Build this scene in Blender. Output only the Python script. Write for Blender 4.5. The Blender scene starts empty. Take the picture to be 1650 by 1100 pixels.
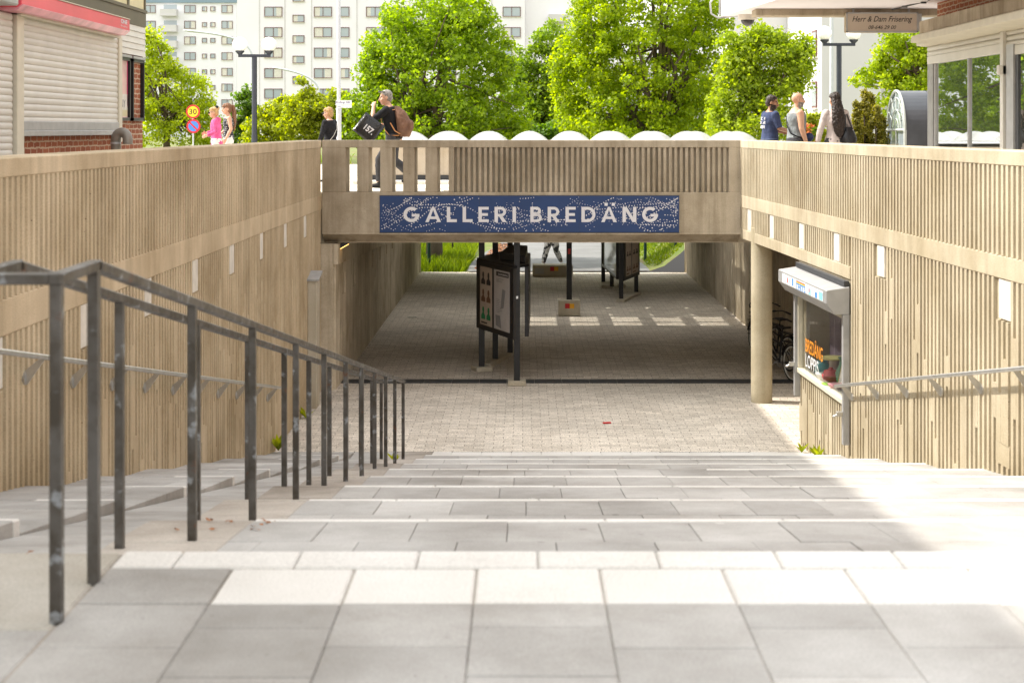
import bpy, bmesh, math, random
import numpy as np
from mathutils import Vector, Matrix, Euler
R = math.radians
random.seed(7)
rng = np.random.default_rng(11)
S = bpy.context.scene
COL = S.collection

# ---------------------------------------------------------------- helpers
def at(px, py, d):
    """real-world point at depth d for a direction measured on the survey photograph"""
    return Vector(((px - 842) / 2500 * d, d, (208 - py) / 2500 * d))

def tag(o, label=None, cat=None, group=None, kind=None):
    if label: o['label'] = label
    if cat: o['category'] = cat
    if group: o['group'] = group
    if kind: o['kind'] = kind
    return o

def thing(name, label, cat, loc=(0, 0, 0), rotz=0, group=None):
    o = bpy.data.objects.new(name, None)
    COL.objects.link(o)
    o.location = loc
    o.rotation_euler = (0, 0, rotz)
    o.empty_display_size = .2
    return tag(o, label, cat, group)

def copy_tree(o, parent=None):
    c = o.copy()
    COL.objects.link(c)
    if parent: c.parent = parent
    for ch in [x for x in COL.objects if x.parent == o]:
        copy_tree(ch, c)
    return c

class MB:
    def __init__(s):
        s.V = []; s.F = []; s.M = []
    def add(s, vs, fs, m=0):
        b = len(s.V)
        s.V.extend([tuple(v) for v in vs])
        s.F.extend([tuple(i + b for i in f) for f in fs])
        s.M.extend([m] * len(fs))
        return s
    def box(s, x0, x1, y0, y1, z0, z1, m=0):
        if x0 > x1: x0, x1 = x1, x0
        if y0 > y1: y0, y1 = y1, y0
        if z0 > z1: z0, z1 = z1, z0
        v = [(x0,y0,z0),(x1,y0,z0),(x1,y1,z0),(x0,y1,z0),(x0,y0,z1),(x1,y0,z1),(x1,y1,z1),(x0,y1,z1)]
        return s.add(v, [(0,3,2,1),(4,5,6,7),(0,1,5,4),(1,2,6,5),(2,3,7,6),(3,0,4,7)], m)
    def frame(s, o, ax, ay, az, m=0):
        """box from corner o with edge vectors"""
        o, ax, ay, az = Vector(o), Vector(ax), Vector(ay), Vector(az)
        v = [o, o+ax, o+ax+ay, o+ay, o+az, o+ax+az, o+ax+ay+az, o+ay+az]
        f = [(0,3,2,1),(4,5,6,7),(0,1,5,4),(1,2,6,5),(2,3,7,6),(3,0,4,7)]
        if ax.cross(ay).dot(az) < 0: f = [tuple(reversed(q)) for q in f]
        return s.add(v, f, m)
    def prism(s, poly, ext, m=0):
        """poly: list of 3D points, ext: vector"""
        e = Vector(ext); n = len(poly)
        p = [Vector(q) for q in poly]
        nor = Vector((0,0,0))
        for i in range(n): nor += p[i].cross(p[(i+1) % n])
        if nor.dot(e) > 0: p.reverse()
        v = p + [q + e for q in p]
        f = [tuple(range(n)), tuple(range(2*n-1, n-1, -1))]
        for i in range(n):
            j = (i+1) % n
            f.append((j, i, i+n, j+n))
        return s.add(v, f, m)
    def tube(s, pts, rad, n=10, m=0, ref=None, cap=True, square=False):
        pts = [Vector(p) for p in pts]
        if not isinstance(rad, (list, tuple)): rad = [rad] * len(pts)
        b = len(s.V); rings = []
        prev = None
        for i, p in enumerate(pts):
            d = (pts[min(i+1, len(pts)-1)] - pts[max(i-1, 0)])
            if d.length < 1e-9: d = Vector((0,0,1))
            d.normalize()
            r0 = Vector(ref) if ref else (prev if prev else (Vector((1,0,0)) if abs(d.x) < .9 else Vector((0,1,0))))
            u = r0 - d * r0.dot(d)
            if u.length < 1e-6: u = d.orthogonal()
            u.normalize(); w = d.cross(u)
            prev = u
            r = rad[i]
            ru, rw = r if isinstance(r, (tuple, list)) else (r, r)
            # compensate mitre
            for k in range(n):
                a = 2*math.pi*(k + (.5 if square else 0))/n
                q = math.sqrt(2) if square else 1
                s.V.append(tuple(p + u*(math.cos(a)*ru*q) + w*(math.sin(a)*rw*q)))
        for i in range(len(pts)-1):
            for k in range(n):
                k2 = (k+1) % n
                s.F.append((b+i*n+k, b+i*n+k2, b+(i+1)*n+k2, b+(i+1)*n+k)); s.M.append(m)
        if cap:
            s.F.append(tuple(b+k for k in reversed(range(n)))); s.M.append(m)
            e = b+(len(pts)-1)*n
            s.F.append(tuple(e+k for k in range(n))); s.M.append(m)
        return s
    def bar(s, p0, p1, w, h=None, m=0, ref=(0,0,1)):
        """square bar between two points"""
        h = h or w
        return s.tube([p0, p1], [(h/2, w/2)]*2, 4, m, ref, True, True)
    def ell(s, c, r, n=14, k=9, m=0, rot=None):
        c = Vector(c); b = len(s.V)
        def put(v):
            v = Vector(v)
            if rot: v = rot @ v
            s.V.append(tuple(c + v))
        put((0,0,-r[2]))
        for i in range(1, k):
            t = math.pi*i/k - math.pi/2
            for j in range(n):
                a = 2*math.pi*j/n
                put((math.cos(t)*math.cos(a)*r[0], math.cos(t)*math.sin(a)*r[1], math.sin(t)*r[2]))
        put((0,0,r[2]))
        for j in range(n):
            j2 = (j+1) % n
            s.F.append((b, b+1+j2, b+1+j)); s.M.append(m)
            for i in range(k-2):
                o = b+1+i*n
                s.F.append((o+j, o+j2, o+n+j2, o+n+j)); s.M.append(m)
            o = b+1+(k-2)*n
            s.F.append((o+j, o+j2, o+n)); s.M.append(m)
        return s
    def lathe(s, prof, c=(0,0,0), n=24, m=0):
        """prof: (r,z) from bottom to top"""
        c = Vector(c); b = len(s.V)
        for r, z in prof:
            for j in range(n):
                a = 2*math.pi*j/n
                s.V.append((c.x+math.cos(a)*r, c.y+math.sin(a)*r, c.z+z))
        for i in range(len(prof)-1):
            for j in range(n):
                j2 = (j+1) % n
                s.F.append((b+i*n+j, b+i*n+j2, b+(i+1)*n+j2, b+(i+1)*n+j)); s.M.append(m)
        s.F.append(tuple(b+j for j in reversed(range(n)))); s.M.append(m)
        e = b+(len(prof)-1)*n
        s.F.append(tuple(e+j for j in range(n))); s.M.append(m)
        return s
    def torus(s, c, R0, r, axis, n=36, k=8, m=0):
        c = Vector(c); ax = Vector(axis).normalized(); u = ax.orthogonal().normalized(); w = ax.cross(u)
        b = len(s.V)
        for i in range(n):
            a = 2*math.pi*i/n
            d = u*math.cos(a) + w*math.sin(a)
            for j in range(k):
                t = 2*math.pi*j/k
                s.V.append(tuple(c + d*(R0 + r*math.cos(t)) + ax*(r*math.sin(t))))
        for i in range(n):
            for j in range(k):
                i2 = (i+1) % n; j2 = (j+1) % k
                s.F.append((b+i*k+j, b+i2*k+j, b+i2*k+j2, b+i*k+j2)); s.M.append(m)
        return s
    def mesh(s, name):
        me = bpy.data.meshes.new(name)
        me.from_pydata(s.V, [], s.F)
        if any(s.M): me.polygons.foreach_set('material_index', s.M)
        return me
    def build(s, name, mats, parent=None, smooth=False, bevel=0, seg=1, label=None, local=True):
        me = s.mesh(name)
        return link(name, me, mats, parent, smooth, bevel, seg, label)

def link(name, me, mats, parent=None, smooth=False, bevel=0, seg=1, label=None):
    if not isinstance(mats, (list, tuple)): mats = [mats]
    for m in mats: me.materials.append(m)
    if smooth:
        me.polygons.foreach_set('use_smooth', [True]*len(me.polygons))
        if smooth != 'all':
            me.set_sharp_from_angle(angle=R(38))
    me.update()
    o = bpy.data.objects.new(name, me)
    COL.objects.link(o)
    if parent: o.parent = parent
    if bevel:
        b = o.modifiers.new('Bevel', 'BEVEL'); b.width = bevel; b.segments = seg; b.limit_method = 'ANGLE'; b.angle_limit = R(40)
    if label: o['label'] = label
    return o

def text_mesh(txt, right, up, origin, width=None, height=None, thick=.002, offset=0, shear=0, space=1, align='CENTER', sx=1):
    """text as mesh data in MB, laid along right/up; origin is the middle of the cap-height box"""
    cu = bpy.data.curves.new('t', 'FONT')
    cu.body = txt; cu.extrude = 0; cu.offset = offset; cu.shear = shear; cu.space_character = space; cu.size = 1
    cu.resolution_u = 3
    o = bpy.data.objects.new('t', cu); COL.objects.link(o)
    dg = bpy.context.evaluated_depsgraph_get(); dg.update()
    me = bpy.data.meshes.new_from_object(o.evaluated_get(dg))
    bpy.data.objects.remove(o); bpy.data.curves.remove(cu)
    vs = [v.co.copy() for v in me.vertices]; fs = [tuple(p.vertices) for p in me.polygons]
    bpy.data.meshes.remove(me)
    x0 = min(v.x for v in vs); x1 = max(v.x for v in vs); y0 = min(v.y for v in vs); y1 = max(v.y for v in vs)
    sy = height/(y1-y0) if height else width/(x1-x0)
    sxx = width/(x1-x0) if width else sy*sx
    right = Vector(right).normalized(); up = Vector(up).normalized(); n = right.cross(up); origin = Vector(origin)
    out = [origin + right*((v.x-(x0+x1)/2)*sxx) + up*((v.y-(y0+y1)/2)*sy) + n*thick for v in vs]
    return out, fs

def add_text(mb, *a, m=0, **k):
    v, f = text_mesh(*a, **k)
    mb.add(v, f, m)
    return mb

# ---------------------------------------------------------------- materials
def new_mat(name):
    m = bpy.data.materials.new(name); m.use_nodes = True
    nt = m.node_tree; b = nt.nodes['Principled BSDF']
    return m, nt, b

def N(nt, t, **kw):
    n = nt.nodes.new(t)
    for k, v in kw.items():
        if k in n.inputs: n.inputs[k].default_value = v
        else: setattr(n, k, v)
    return n

def mixc(nt, fac, a, b, mode='MIX'):
    n = nt.nodes.new('ShaderNodeMix'); n.data_type = 'RGBA'; n.blend_type = mode
    for sock, v in ((n.inputs[0], fac), (n.inputs[6], a), (n.inputs[7], b)):
        if isinstance(v, (int, float)): sock.default_value = v
        elif isinstance(v, (tuple, list)): sock.default_value = (*v[:3], 1)
        else: nt.links.new(v, sock)
    return n.outputs[2]

def ramp(nt, src, lo, hi, a=0.0, b=1.0):
    n = nt.nodes.new('ShaderNodeMapRange'); n.inputs[1].default_value = lo; n.inputs[2].default_value = hi
    n.inputs[3].default_value = a; n.inputs[4].default_value = b
    nt.links.new(src, n.inputs[0]); return n.outputs[0]

def noise(nt, vec, scale, detail=3, rough=.55, sc=None):
    if sc:
        mp = nt.nodes.new('ShaderNodeMapping'); mp.inputs['Scale'].default_value = sc
        nt.links.new(vec, mp.inputs[0]); vec = mp.outputs[0]
    n = N(nt, 'ShaderNodeTexNoise', Scale=scale, Detail=detail, Roughness=rough)
    nt.links.new(vec, n.inputs['Vector']); return n.outputs['Fac']

def bump(nt, bsdf, h, strength=.2, dist=.01):
    n = nt.nodes.new('ShaderNodeBump'); n.inputs['Strength'].default_value = strength; n.inputs['Distance'].default_value = dist
    nt.links.new(h, n.inputs['Height']); nt.links.new(n.outputs[0], bsdf.inputs['Normal'])

def mul(c, k): return tuple(min(1, x*k) for x in c)

def plain(name, col, rough=.6, metal=0, var=.12, scale=6, spec=.5, bumpk=0, coat=0):
    m, nt, b = new_mat(name)
    tc = nt.nodes.new('ShaderNodeTexCoord').outputs['Object']
    f = noise(nt, tc, scale, 4)
    f = ramp(nt, f, .3, .7)
    c = mixc(nt, f, mul(col, 1-var), mul(col, 1+var))
    nt.links.new(c, b.inputs['Base Color'])
    b.inputs['Roughness'].default_value = rough; b.inputs['Metallic'].default_value = metal
    b.inputs['Specular IOR Level'].default_value = spec
    if coat: b.inputs['Coat Weight'].default_value = coat
    if bumpk: bump(nt, b, noise(nt, tc, scale*12, 3), bumpk)
    return m

def concrete(name, col, stain=.25, streak=.25, pits=.5, warm=(1.0,.93,.8), bumpk=.25, fine=90, island=0, gum=0):
    m, nt, b = new_mat(name)
    tc = nt.nodes.new('ShaderNodeTexCoord').outputs['Object']
    big = ramp(nt, noise(nt, tc, .7, 5, .65), .35, .7)
    c = mixc(nt, big, mul(col, 1+stain*.35), tuple(x*(1-stain)*w for x, w in zip(col, warm)))
    st = ramp(nt, noise(nt, tc, 1.0, 5, .6, (5, 5, .22)), .48, .75)
    c = mixc(nt, st, c, mixc(nt, 1.0, c, mul((.62,.6,.56), 1), 'MULTIPLY')) if streak >= .6 else mixc(nt, ramp(nt, noise(nt, tc, 1.0, 5, .6, (5, 5, .22)), .42, .70, 0, streak), c, (col[0]*.42, col[1]*.4, col[2]*.36))
    fn = ramp(nt, noise(nt, tc, fine, 2), .3, .7, .86, 1.12)
    g = nt.nodes.new('ShaderNodeCombineColor')
    for i in range(3): nt.links.new(fn, g.inputs[i])
    c = mixc(nt, 1.0, c, g.outputs[0], 'MULTIPLY')
    if pits:
        v = N(nt, 'ShaderNodeTexVoronoi', Scale=16)
        nt.links.new(tc, v.inputs['Vector'])
        pn = ramp(nt, v.outputs['Distance'], .05, .11, pits, 0)
        pm = ramp(nt, noise(nt, tc, 3), .52, .6, 0, 1)
        mm = N(nt, 'ShaderNodeMath', operation='MULTIPLY'); nt.links.new(pn, mm.inputs[0]); nt.links.new(pm, mm.inputs[1])
        c = mixc(nt, mm.outputs[0], c, (col[0]*.2, col[1]*.17, col[2]*.14))
    if gum:
        v2 = N(nt, 'ShaderNodeTexVoronoi', Scale=2.3); nt.links.new(tc, v2.inputs['Vector'])
        c = mixc(nt, ramp(nt, v2.outputs['Distance'], .035, .06, .55, 0), c, (col[0]*.3, col[1]*.28, col[2]*.27))
        v3 = N(nt, 'ShaderNodeTexVoronoi', Scale=1.7); nt.links.new(tc, v3.inputs['Vector'])
        c = mixc(nt, ramp(nt, v3.outputs['Distance'], .03, .05, .5, 0), c, mul(col, 1.6))
        c = mixc(nt, ramp(nt, noise(nt, tc, 2.6, 6, .7), .55, .72, 0, .3), c, (col[0]*.6, col[1]*.56, col[2]*.5))
    if island:
        gi = nt.nodes.new('ShaderNodeNewGeometry').outputs['Random Per Island']
        f = ramp(nt, gi, 0, 1, 1-island, 1+island)
        g2 = nt.nodes.new('ShaderNodeCombineColor')
        for i in range(3): nt.links.new(f, g2.inputs[i])
        c = mixc(nt, 1.0, c, g2.outputs[0], 'MULTIPLY')
    nt.links.new(c, b.inputs['Base Color'])
    b.inputs['Roughness'].default_value = .88
    b.inputs['Specular IOR Level'].default_value = .3
    if bumpk: bump(nt, b, noise(nt, tc, fine*.7, 4), bumpk, .004)
    return m

def leaf_mat(name, col, trans=.5, var=.35, yellow=.4):
    m = bpy.data.materials.new(name); m.use_nodes = True
    nt = m.node_tree; nt.nodes.clear()
    out = nt.nodes.new('ShaderNodeOutputMaterial')
    gi = nt.nodes.new('ShaderNodeNewGeometry').outputs['Random Per Island']
    dark = mul(col, 1-var)
    lite = (min(1, col[0]*(1+yellow*1.4)), min(1, col[1]*(1+yellow*.5)), col[2]*.9)
    c = mixc(nt, gi, dark, lite)
    tc = nt.nodes.new('ShaderNodeTexCoord').outputs['Object']
    big = ramp(nt, noise(nt, tc, .8, 3), .35, .65)
    c = mixc(nt, ramp(nt, noise(nt, tc, .8, 3), .35, .65, 0, .45), c, mixc(nt, gi, mul(col, .6), col))
    p = N(nt, 'ShaderNodeBsdfPrincipled', Roughness=.45)
    p.inputs['Specular IOR Level'].default_value = .35
    nt.links.new(c, p.inputs['Base Color'])
    t = nt.nodes.new('ShaderNodeBsdfTranslucent')
    ct = mixc(nt, 1.0, c, (1.0, 1.0, .55), 'MULTIPLY')
    br = N(nt, 'ShaderNodeHueSaturation', Saturation=1.08, Value=1.7); nt.links.new(ct, br.inputs['Color'])
    nt.links.new(br.outputs[0], t.inputs['Color'])
    mx = nt.nodes.new('ShaderNodeMixShader'); mx.inputs[0].default_value = trans
    nt.links.new(p.outputs[0], mx.inputs[1]); nt.links.new(t.outputs[0], mx.inputs[2])
    nt.links.new(mx.outputs[0], out.inputs[0])
    return m

def glass_mat(name, tint=(.02,.03,.03), rough=.02, see=0.0, refl=.06, refl_max=1.0):
    """window glass: glossy pane, partly see-through when see > 0"""
    m = bpy.data.materials.new(name); m.use_nodes = True
    nt = m.node_tree; nt.nodes.clear()
    out = nt.nodes.new('ShaderNodeOutputMaterial')
    d = N(nt, 'ShaderNodeBsdfPrincipled', Roughness=.3); d.inputs['Base Color'].default_value = (*tint, 1)
    base = d.outputs[0]
    if see:
        t = nt.nodes.new('ShaderNodeBsdfTransparent'); t.inputs[0].default_value = (.93,.95,.95,1)
        mx = nt.nodes.new('ShaderNodeMixShader'); mx.inputs[0].default_value = see
        nt.links.new(base, mx.inputs[1]); nt.links.new(t.outputs[0], mx.inputs[2]); base = mx.outputs[0]
    g = N(nt, 'ShaderNodeBsdfGlossy', Roughness=rough)
    g.inputs[0].default_value = (.95,.97,.97,1)
    fr = N(nt, 'ShaderNodeFresnel', IOR=1.52)
    k = ramp(nt, fr.outputs[0], 0, 1, refl, refl_max)
    mx2 = nt.nodes.new('ShaderNodeMixShader'); nt.links.new(k, mx2.inputs[0])
    nt.links.new(base, mx2.inputs[1]); nt.links.new(g.outputs[0], mx2.inputs[2])
    nt.links.new(mx2.outputs[0], out.inputs[0])
    return m

def brick_mat(name, c1, c2, mortar, w, h, axes='yz', msize=.012, var=.2, offset=.5, rough=.85, speck=0, bumpk=.5, squash=1, dark=0):
    m, nt, b = new_mat(name)
    tc = nt.nodes.new('ShaderNodeTexCoord').outputs['Object']
    sp = nt.nodes.new('ShaderNodeSeparateXYZ'); nt.links.new(tc, sp.inputs[0])
    cb = nt.nodes.new('ShaderNodeCombineXYZ')
    nt.links.new(sp.outputs['xyz'.index(axes[0])], cb.inputs[0]); nt.links.new(sp.outputs['xyz'.index(axes[1])], cb.inputs[1])
    wob = noise(nt, tc, 7, 2)
    add = N(nt, 'ShaderNodeVectorMath', operation='ADD'); nt.links.new(cb.outputs[0], add.inputs[0])
    wv = nt.nodes.new('ShaderNodeCombineXYZ'); wr = ramp(nt, wob, 0, 1, -.022, .022)
    nt.links.new(wr, wv.inputs[0]); nt.links.new(wr, wv.inputs[1]); nt.links.new(wv.outputs[0], add.inputs[1])
    t = nt.nodes.new('ShaderNodeTexBrick'); t.offset = offset
    t.inputs['Color1'].default_value = (*c1, 1); t.inputs['Color2'].default_value = (*c2, 1); t.inputs['Mortar'].default_value = (*mortar, 1)
    t.inputs['Scale'].default_value = 1; t.inputs['Mortar Size'].default_value = msize; t.inputs['Mortar Smooth'].default_value = .3
    t.inputs['Brick Width'].default_value = w; t.inputs['Row Height'].default_value = h; t.inputs['Bias'].default_value = 0
    nt.links.new(add.outputs[0], t.inputs['Vector'])
    c = t.outputs['Color']
    big = ramp(nt, noise(nt, tc, .5, 5, .65), .3, .7, 1-var, 1+var)
    g = nt.nodes.new('ShaderNodeCombineColor')
    for i in range(3): nt.links.new(big, g.inputs[i])
    c = mixc(nt, 1.0, c, g.outputs[0], 'MULTIPLY')
    if speck:
        s = ramp(nt, noise(nt, tc, 55, 2, .7), .35, .65, 1-speck, 1+speck)
        g = nt.nodes.new('ShaderNodeCombineColor')
        for i in range(3): nt.links.new(s, g.inputs[i])
        c = mixc(nt, 1.0, c, g.outputs[0], 'MULTIPLY')
    nt.links.new(c, b.inputs['Base Color'])
    b.inputs['Roughness'].default_value = rough; b.inputs['Specular IOR Level'].default_value = .3
    inv = N(nt, 'ShaderNodeMath', operation='SUBTRACT'); inv.inputs[0].default_value = 1; nt.links.new(t.outputs['Fac'], inv.inputs[1])
    bump(nt, b, inv.outputs[0], bumpk, .006)
    return m

M = {}
M['wall'] = concrete('warm_concrete', (.55,.455,.32), .32, .36, .9)
M['wall_r'] = concrete('pale_concrete', (.49,.43,.32), .3, .34, .85)
M['bridge'] = concrete('brown_concrete', (.47,.405,.315), .42, .6, .9, bumpk=.35)
M['tunnel'] = concrete('tunnel_concrete', (.60,.53,.42), .4, .6, .5)
M['pillar'] = concrete('column_concrete', (.48,.43,.32), .35, .3, .5)
M['slab'] = concrete('slab_concrete', (.40,.39,.375), .4, 0, .45, (1,.96,.91), .2, 130, .10, 1)
M['slab_brown'] = concrete('worn_slab', (.40,.365,.325), .5, 0, .6, (1,.93,.85), .35, 90, .1)
M['white_slab'] = concrete('white_slab', (.65,.635,.61), .12, 0, .15, (1,.98,.95), .15, 120, .03)
M['block'] = concrete('block_concrete', (.50,.46,.38), .25, .25, .4)
M['pad'] = concrete('pad_concrete', (.47,.45,.415), .35, 0, .5)
M['plate'] = plain('white_plate', (.66,.63,.57), .6)
M['rim'] = plain('pale_rim', (.6,.6,.58), .35, 0, .05)
M['arch'] = plain('arch_frame', (.40,.43,.40), .5)
M['paver'] = brick_mat('pavers', (.66,.60,.52), (.52,.465,.395), (.33,.29,.245), .28, .14, 'xy', .007, .16, .5, .9, .35, .6)
M['soffit'] = concrete('soffit_concrete', (.68,.63,.54), .1, 0, .2)
M['deck'] = concrete('deck_concrete', (.55,.52,.47), .15, 0, .2)
M['asphalt'] = concrete('asphalt', (.19,.19,.19), .25, 0, .3, (1,1,1), .3, 120)
M['steel'] = plain('brushed_steel', (.155,.138,.115), .38, .7, .55, 7, .5, .05)
m_, nt_, b_ = new_mat('worn_steel'); tc_ = nt_.nodes.new('ShaderNodeTexCoord').outputs['Object']
c_ = mixc(nt_, ramp(nt_, noise(nt_, tc_, 5, 5, .65), .4, .62), (.075,.066,.054), (.145,.138,.13))
c_ = mixc(nt_, ramp(nt_, noise(nt_, tc_, 11, 4, .6), .60, .68), c_, (.30,.32,.34))
c_ = mixc(nt_, ramp(nt_, noise(nt_, tc_, 7.3, 4, .7), .62, .70), c_, (.15,.075,.045))
nt_.links.new(c_, b_.inputs['Base Color']); b_.inputs['Metallic'].default_value = .6
nt_.links.new(ramp(nt_, noise(nt_, tc_, 20, 3), .3, .7, .32, .6), b_.inputs['Roughness']); M['steel'] = m_
M['pipe'] = plain('galvanised_pipe', (.55,.54,.52), .32, .8, .12, 12)
M['black_metal'] = plain('black_metal', (.012,.012,.014), .4, .0, .2)
M['dark_grey'] = plain('dark_grey', (.035,.037,.042), .5)
M['lamp_post'] = plain('lamp_post', (.03,.035,.05), .4)
M['grey_metal'] = plain('grey_metal', (.40,.40,.40), .45, .3, .1)
M['pale_pole'] = plain('pale_pole', (.55,.57,.6), .4, .2, .06)
M['globe'] = plain('white_globe', (.92,.92,.9), .25, 0, .01)
M['blue_sign'] = plain('blue_sign', (.012,.043,.15), .45, 0, .08, 2)
M['white_print'] = plain('white_print', (.72,.72,.76), .5, 0, .04)
M['shutter'] = plain('shutter_slats', (.62,.60,.55), .5, .1, .06, 2)
M['cream'] = plain('cream_trim', (.62,.58,.47), .55, 0, .06)
M['brick'] = brick_mat('red_brick', (.25,.075,.035), (.33,.11,.05), (.46,.35,.25), .25, .082, 'yz', .012, .2, .5, .85, .12)
M['brick_x'] = brick_mat('red_brick_front', (.25,.075,.035), (.33,.11,.05), (.46,.35,.25), .25, .082, 'xz', .012, .2, .5, .85, .12)
M['pink'] = plain('coral_awning', (.75,.09,.13), .35, 0, .08, 1)
M['pink_pale'] = plain('pink_awning_lip', (.82,.33,.40), .35, 0, .35, 3)
M['olive'] = plain('olive_fascia', (.11,.095,.055), .6, 0, .15, 1)
M['panel_yellow'] = plain('yellowish_panel', (.62,.56,.34), .5, 0, .06)
M['render_white'] = plain('white_render', (.83,.80,.85), .85, 0, .03, .3)
M['render_cool'] = plain('pale_render', (.80,.79,.84), .85, 0, .03, .3)
M['render_grey'] = plain('grey_render', (.60,.58,.585), .85, 0, .04, .3)
M['slate'] = plain('slate_roof', (.22,.30,.38), .6, 0, .05)
M['win_frame'] = plain('brown_window_frame', (.15,.065,.055), .5)
M['win_glass'] = glass_mat('window_glass', (.34,.40,.43), .05)  # pale blue base colour paints in the bright sky reflected by the panes
M['shop_glass'] = glass_mat('shop_glass', (.05,.055,.04), .012, 0, .68)
M['kiosk_glass'] = glass_mat('kiosk_glass', (.05,.05,.055), .02, .92, .02, .6)
M['skin'] = plain('skin', (.58,.33,.22), .5, 0, .08, 12)
M['skin_dark'] = plain('tanned_skin', (.36,.18,.10), .5, 0, .08, 12)
M['lip'] = plain('lip', (.34,.11,.09), .5)
M['eye'] = plain('eye_dark', (.03,.02,.018), .3)
M['trunk'] = concrete('bark', (.13,.10,.075), .3, .5, .4, bumpk=.8, fine=40)
M['leaf_a'] = leaf_mat('maple_leaf', (.225,.355,.025), .62, .4, .3)
M['leaf_b'] = leaf_mat('bright_maple_leaf', (.28,.40,.022), .64, .4, .3)
M['leaf_c'] = leaf_mat('linden_leaf', (.28,.39,.035), .62, .4, .25)
M['leaf_mid'] = leaf_mat('chestnut_leaf', (.18,.30,.03), .55)
M['leaf_left'] = leaf_mat('young_leaf', (.36,.45,.04), .64, .35, .15)
M['leaf_hedge'] = leaf_mat('hedge_leaf', (.31,.38,.035), .62, .4, .2)
M['leaf_dark'] = leaf_mat('dark_leaf', (.10,.20,.03), .5)
M['needle'] = leaf_mat('conifer_needle', (.24,.24,.04), .45, .55, .2)
M['grass'] = leaf_mat('grass_blade', (.16,.26,.03), .45, .4, .5)
# ---------------------------------------------------------------- stairs and ground
H0, RISE, T0, D0, NST = 1.5, .3389, 1.82, 5.507, 9
RS = .13
def zn(k): return -(H0 + RISE*k)
def dn(k): return D0 + T0*k
def ztread(d, rs=RS):
    if d <= D0: return -H0
    if d >= dn(NST): return -4.55
    k = int((d - D0)/T0 - 1e-9) + 1
    return zn(k-1) - rs - (RISE-rs)/T0*(d - dn(k-1))
FLOOR = -4.55
DECK = -1.12
XL = -3.5
_pts = [(27,3.80),(25.5,3.86),(23.8,3.93),(21.5,4.05),(19.9,4.14),(17.2,4.21),(14.6,4.31),(13.5,4.37),(11,4.5),(8,4.7),(4,4.95)]
_cf = np.polyfit([p[0] for p in _pts], [p[1] for p in _pts], 4)
def xr(d): return float(np.polyval(_cf, d))

SL = .4185
X0 = -.156 - 3*SL           # -1.41 left edge of the slab field
def joints(a, b, off=0):
    x = X0 + off*SL
    while x > a: x -= SL
    out = [a]
    x += SL
    while x < b - .03:
        if x > a + .03: out.append(x)
        x += SL
    out.append(b)
    return out
g = .0014
stairs = thing('stairs', None, None, (0, 0, 0)); tag(stairs, kind='structure')
# main flight: sloping treads laid with slabs, a pale nosing on each
sl, wh, br = MB(), MB(), MB()
def slab(mb, x0, x1, d0, d1, rs=RS, lift=0, th=.09):
    """slab following the slope of the tread it lies on"""
    e = 1e-4
    za, zb = ztread(d0 + e, rs), ztread(d1 - e, rs)
    j = random.uniform(-.0025, .0025) + lift
    mb.frame((x0+g, d0+g, za - th + j), (x1-x0-2*g, 0, 0), (0, d1-d0-2*g, zb-za), (0, 0, th))
for k in range(1, NST+1):
    a, b = dn(k-1), dn(k)
    n0 = b - .095 if k < NST else b
    rows = [n0 - .62*2 - .02, n0 - .62, n0] if k < NST else [n0-1.02, n0-.6, n0]
    edges = [a] + rows
    for r in range(len(edges)-1):
        xs = joints(-1.26, 4.75, (r % 2)*.5 + (k % 3)*.21)
        for x0, x1 in zip(xs, xs[1:]):
            last = (k == NST and r == len(edges)-2)
            slab(wh if last else sl, x0, x1, edges[r], edges[r+1])
    for x0, x1 in zip(*(lambda q: (q, q[1:]))(joints(-1.26, 4.75, .3*k)[::2] + [4.75])):
        if k < NST and x1 - x0 > .02 and not (k == 5 and .3 < x0 < 1.1):
            slab(wh, x0, x1, n0, b)
        elif k < NST and x1 - x0 > .02:
            slab(sl, x0, x1, n0, b)
    # worn strip that carries the double railing
    cuts = [a, a+.5, a+1.12, b-.095, b]
    for r in range(4):
        slab(br, -1.76, -1.26, cuts[r], cuts[r+1], lift=-.004)
sl.build('slab_treads', M['slab'], stairs, bevel=.003)
wh.build('nosing', M['white_slab'], stairs, bevel=.008)
br.build('worn_strip', M['slab_brown'], stairs, bevel=.006)
# left lane: low steps beside the wall and a smooth pram ramp
lw, ln, rp = MB(), MB(), MB()
RL = .065
for k in range(1, NST+1):
    a, b = dn(k-1), dn(k)
    for r, (p, q) in enumerate(((a, a+.62), (a+.62, a+1.2), (a+1.2, b-.1))):
        for x0, x1 in ((-3.6, -3.1), (-3.1, -2.72), (-2.72, -2.37)):
            slab(lw, x0, x1, p, q, RL, th=.14)
    slab(ln, -2.86, -2.37, b-.1, b, RL, th=.14)
    slab(lw, -3.6, -2.86, b-.1, b, RL, th=.14)
    e = RL + .012
    for p, q in ((a, a+.6), (a+.6, a+1.2), (a+1.2, b)):
        za = -(H0 + RISE/T0*(p-D0)) - e; zb = -(H0 + RISE/T0*(q-D0)) - e
        if k == NST: zb = max(zb, FLOOR); za = max(za, FLOOR)
        rp.frame((-2.365, p+g, za-.1), (.60, 0, 0), (0, q-p-2*g, zb-za), (0, 0, .1))
lw.build('side_steps', M['slab'], stairs, bevel=.006)
ln.build('side_nosing', M['white_slab'], stairs, bevel=.008)
rp.build('pram_ramp', M['slab'], stairs, bevel=.004)
mb = MB()
poly = [(0, D0-.05, -H0-.12)] + [(0, dn(k), zn(k)-.11) for k in range(1, NST+1)] + [(0, dn(NST), -5.2), (0, D0-.05, -5.2)]
mb.prism([(-3.6, p[1], p[2]-.02) for p in poly], (8.3, 0, 0))
mb.build('stair_core', M['slab_brown'], stairs)

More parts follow.
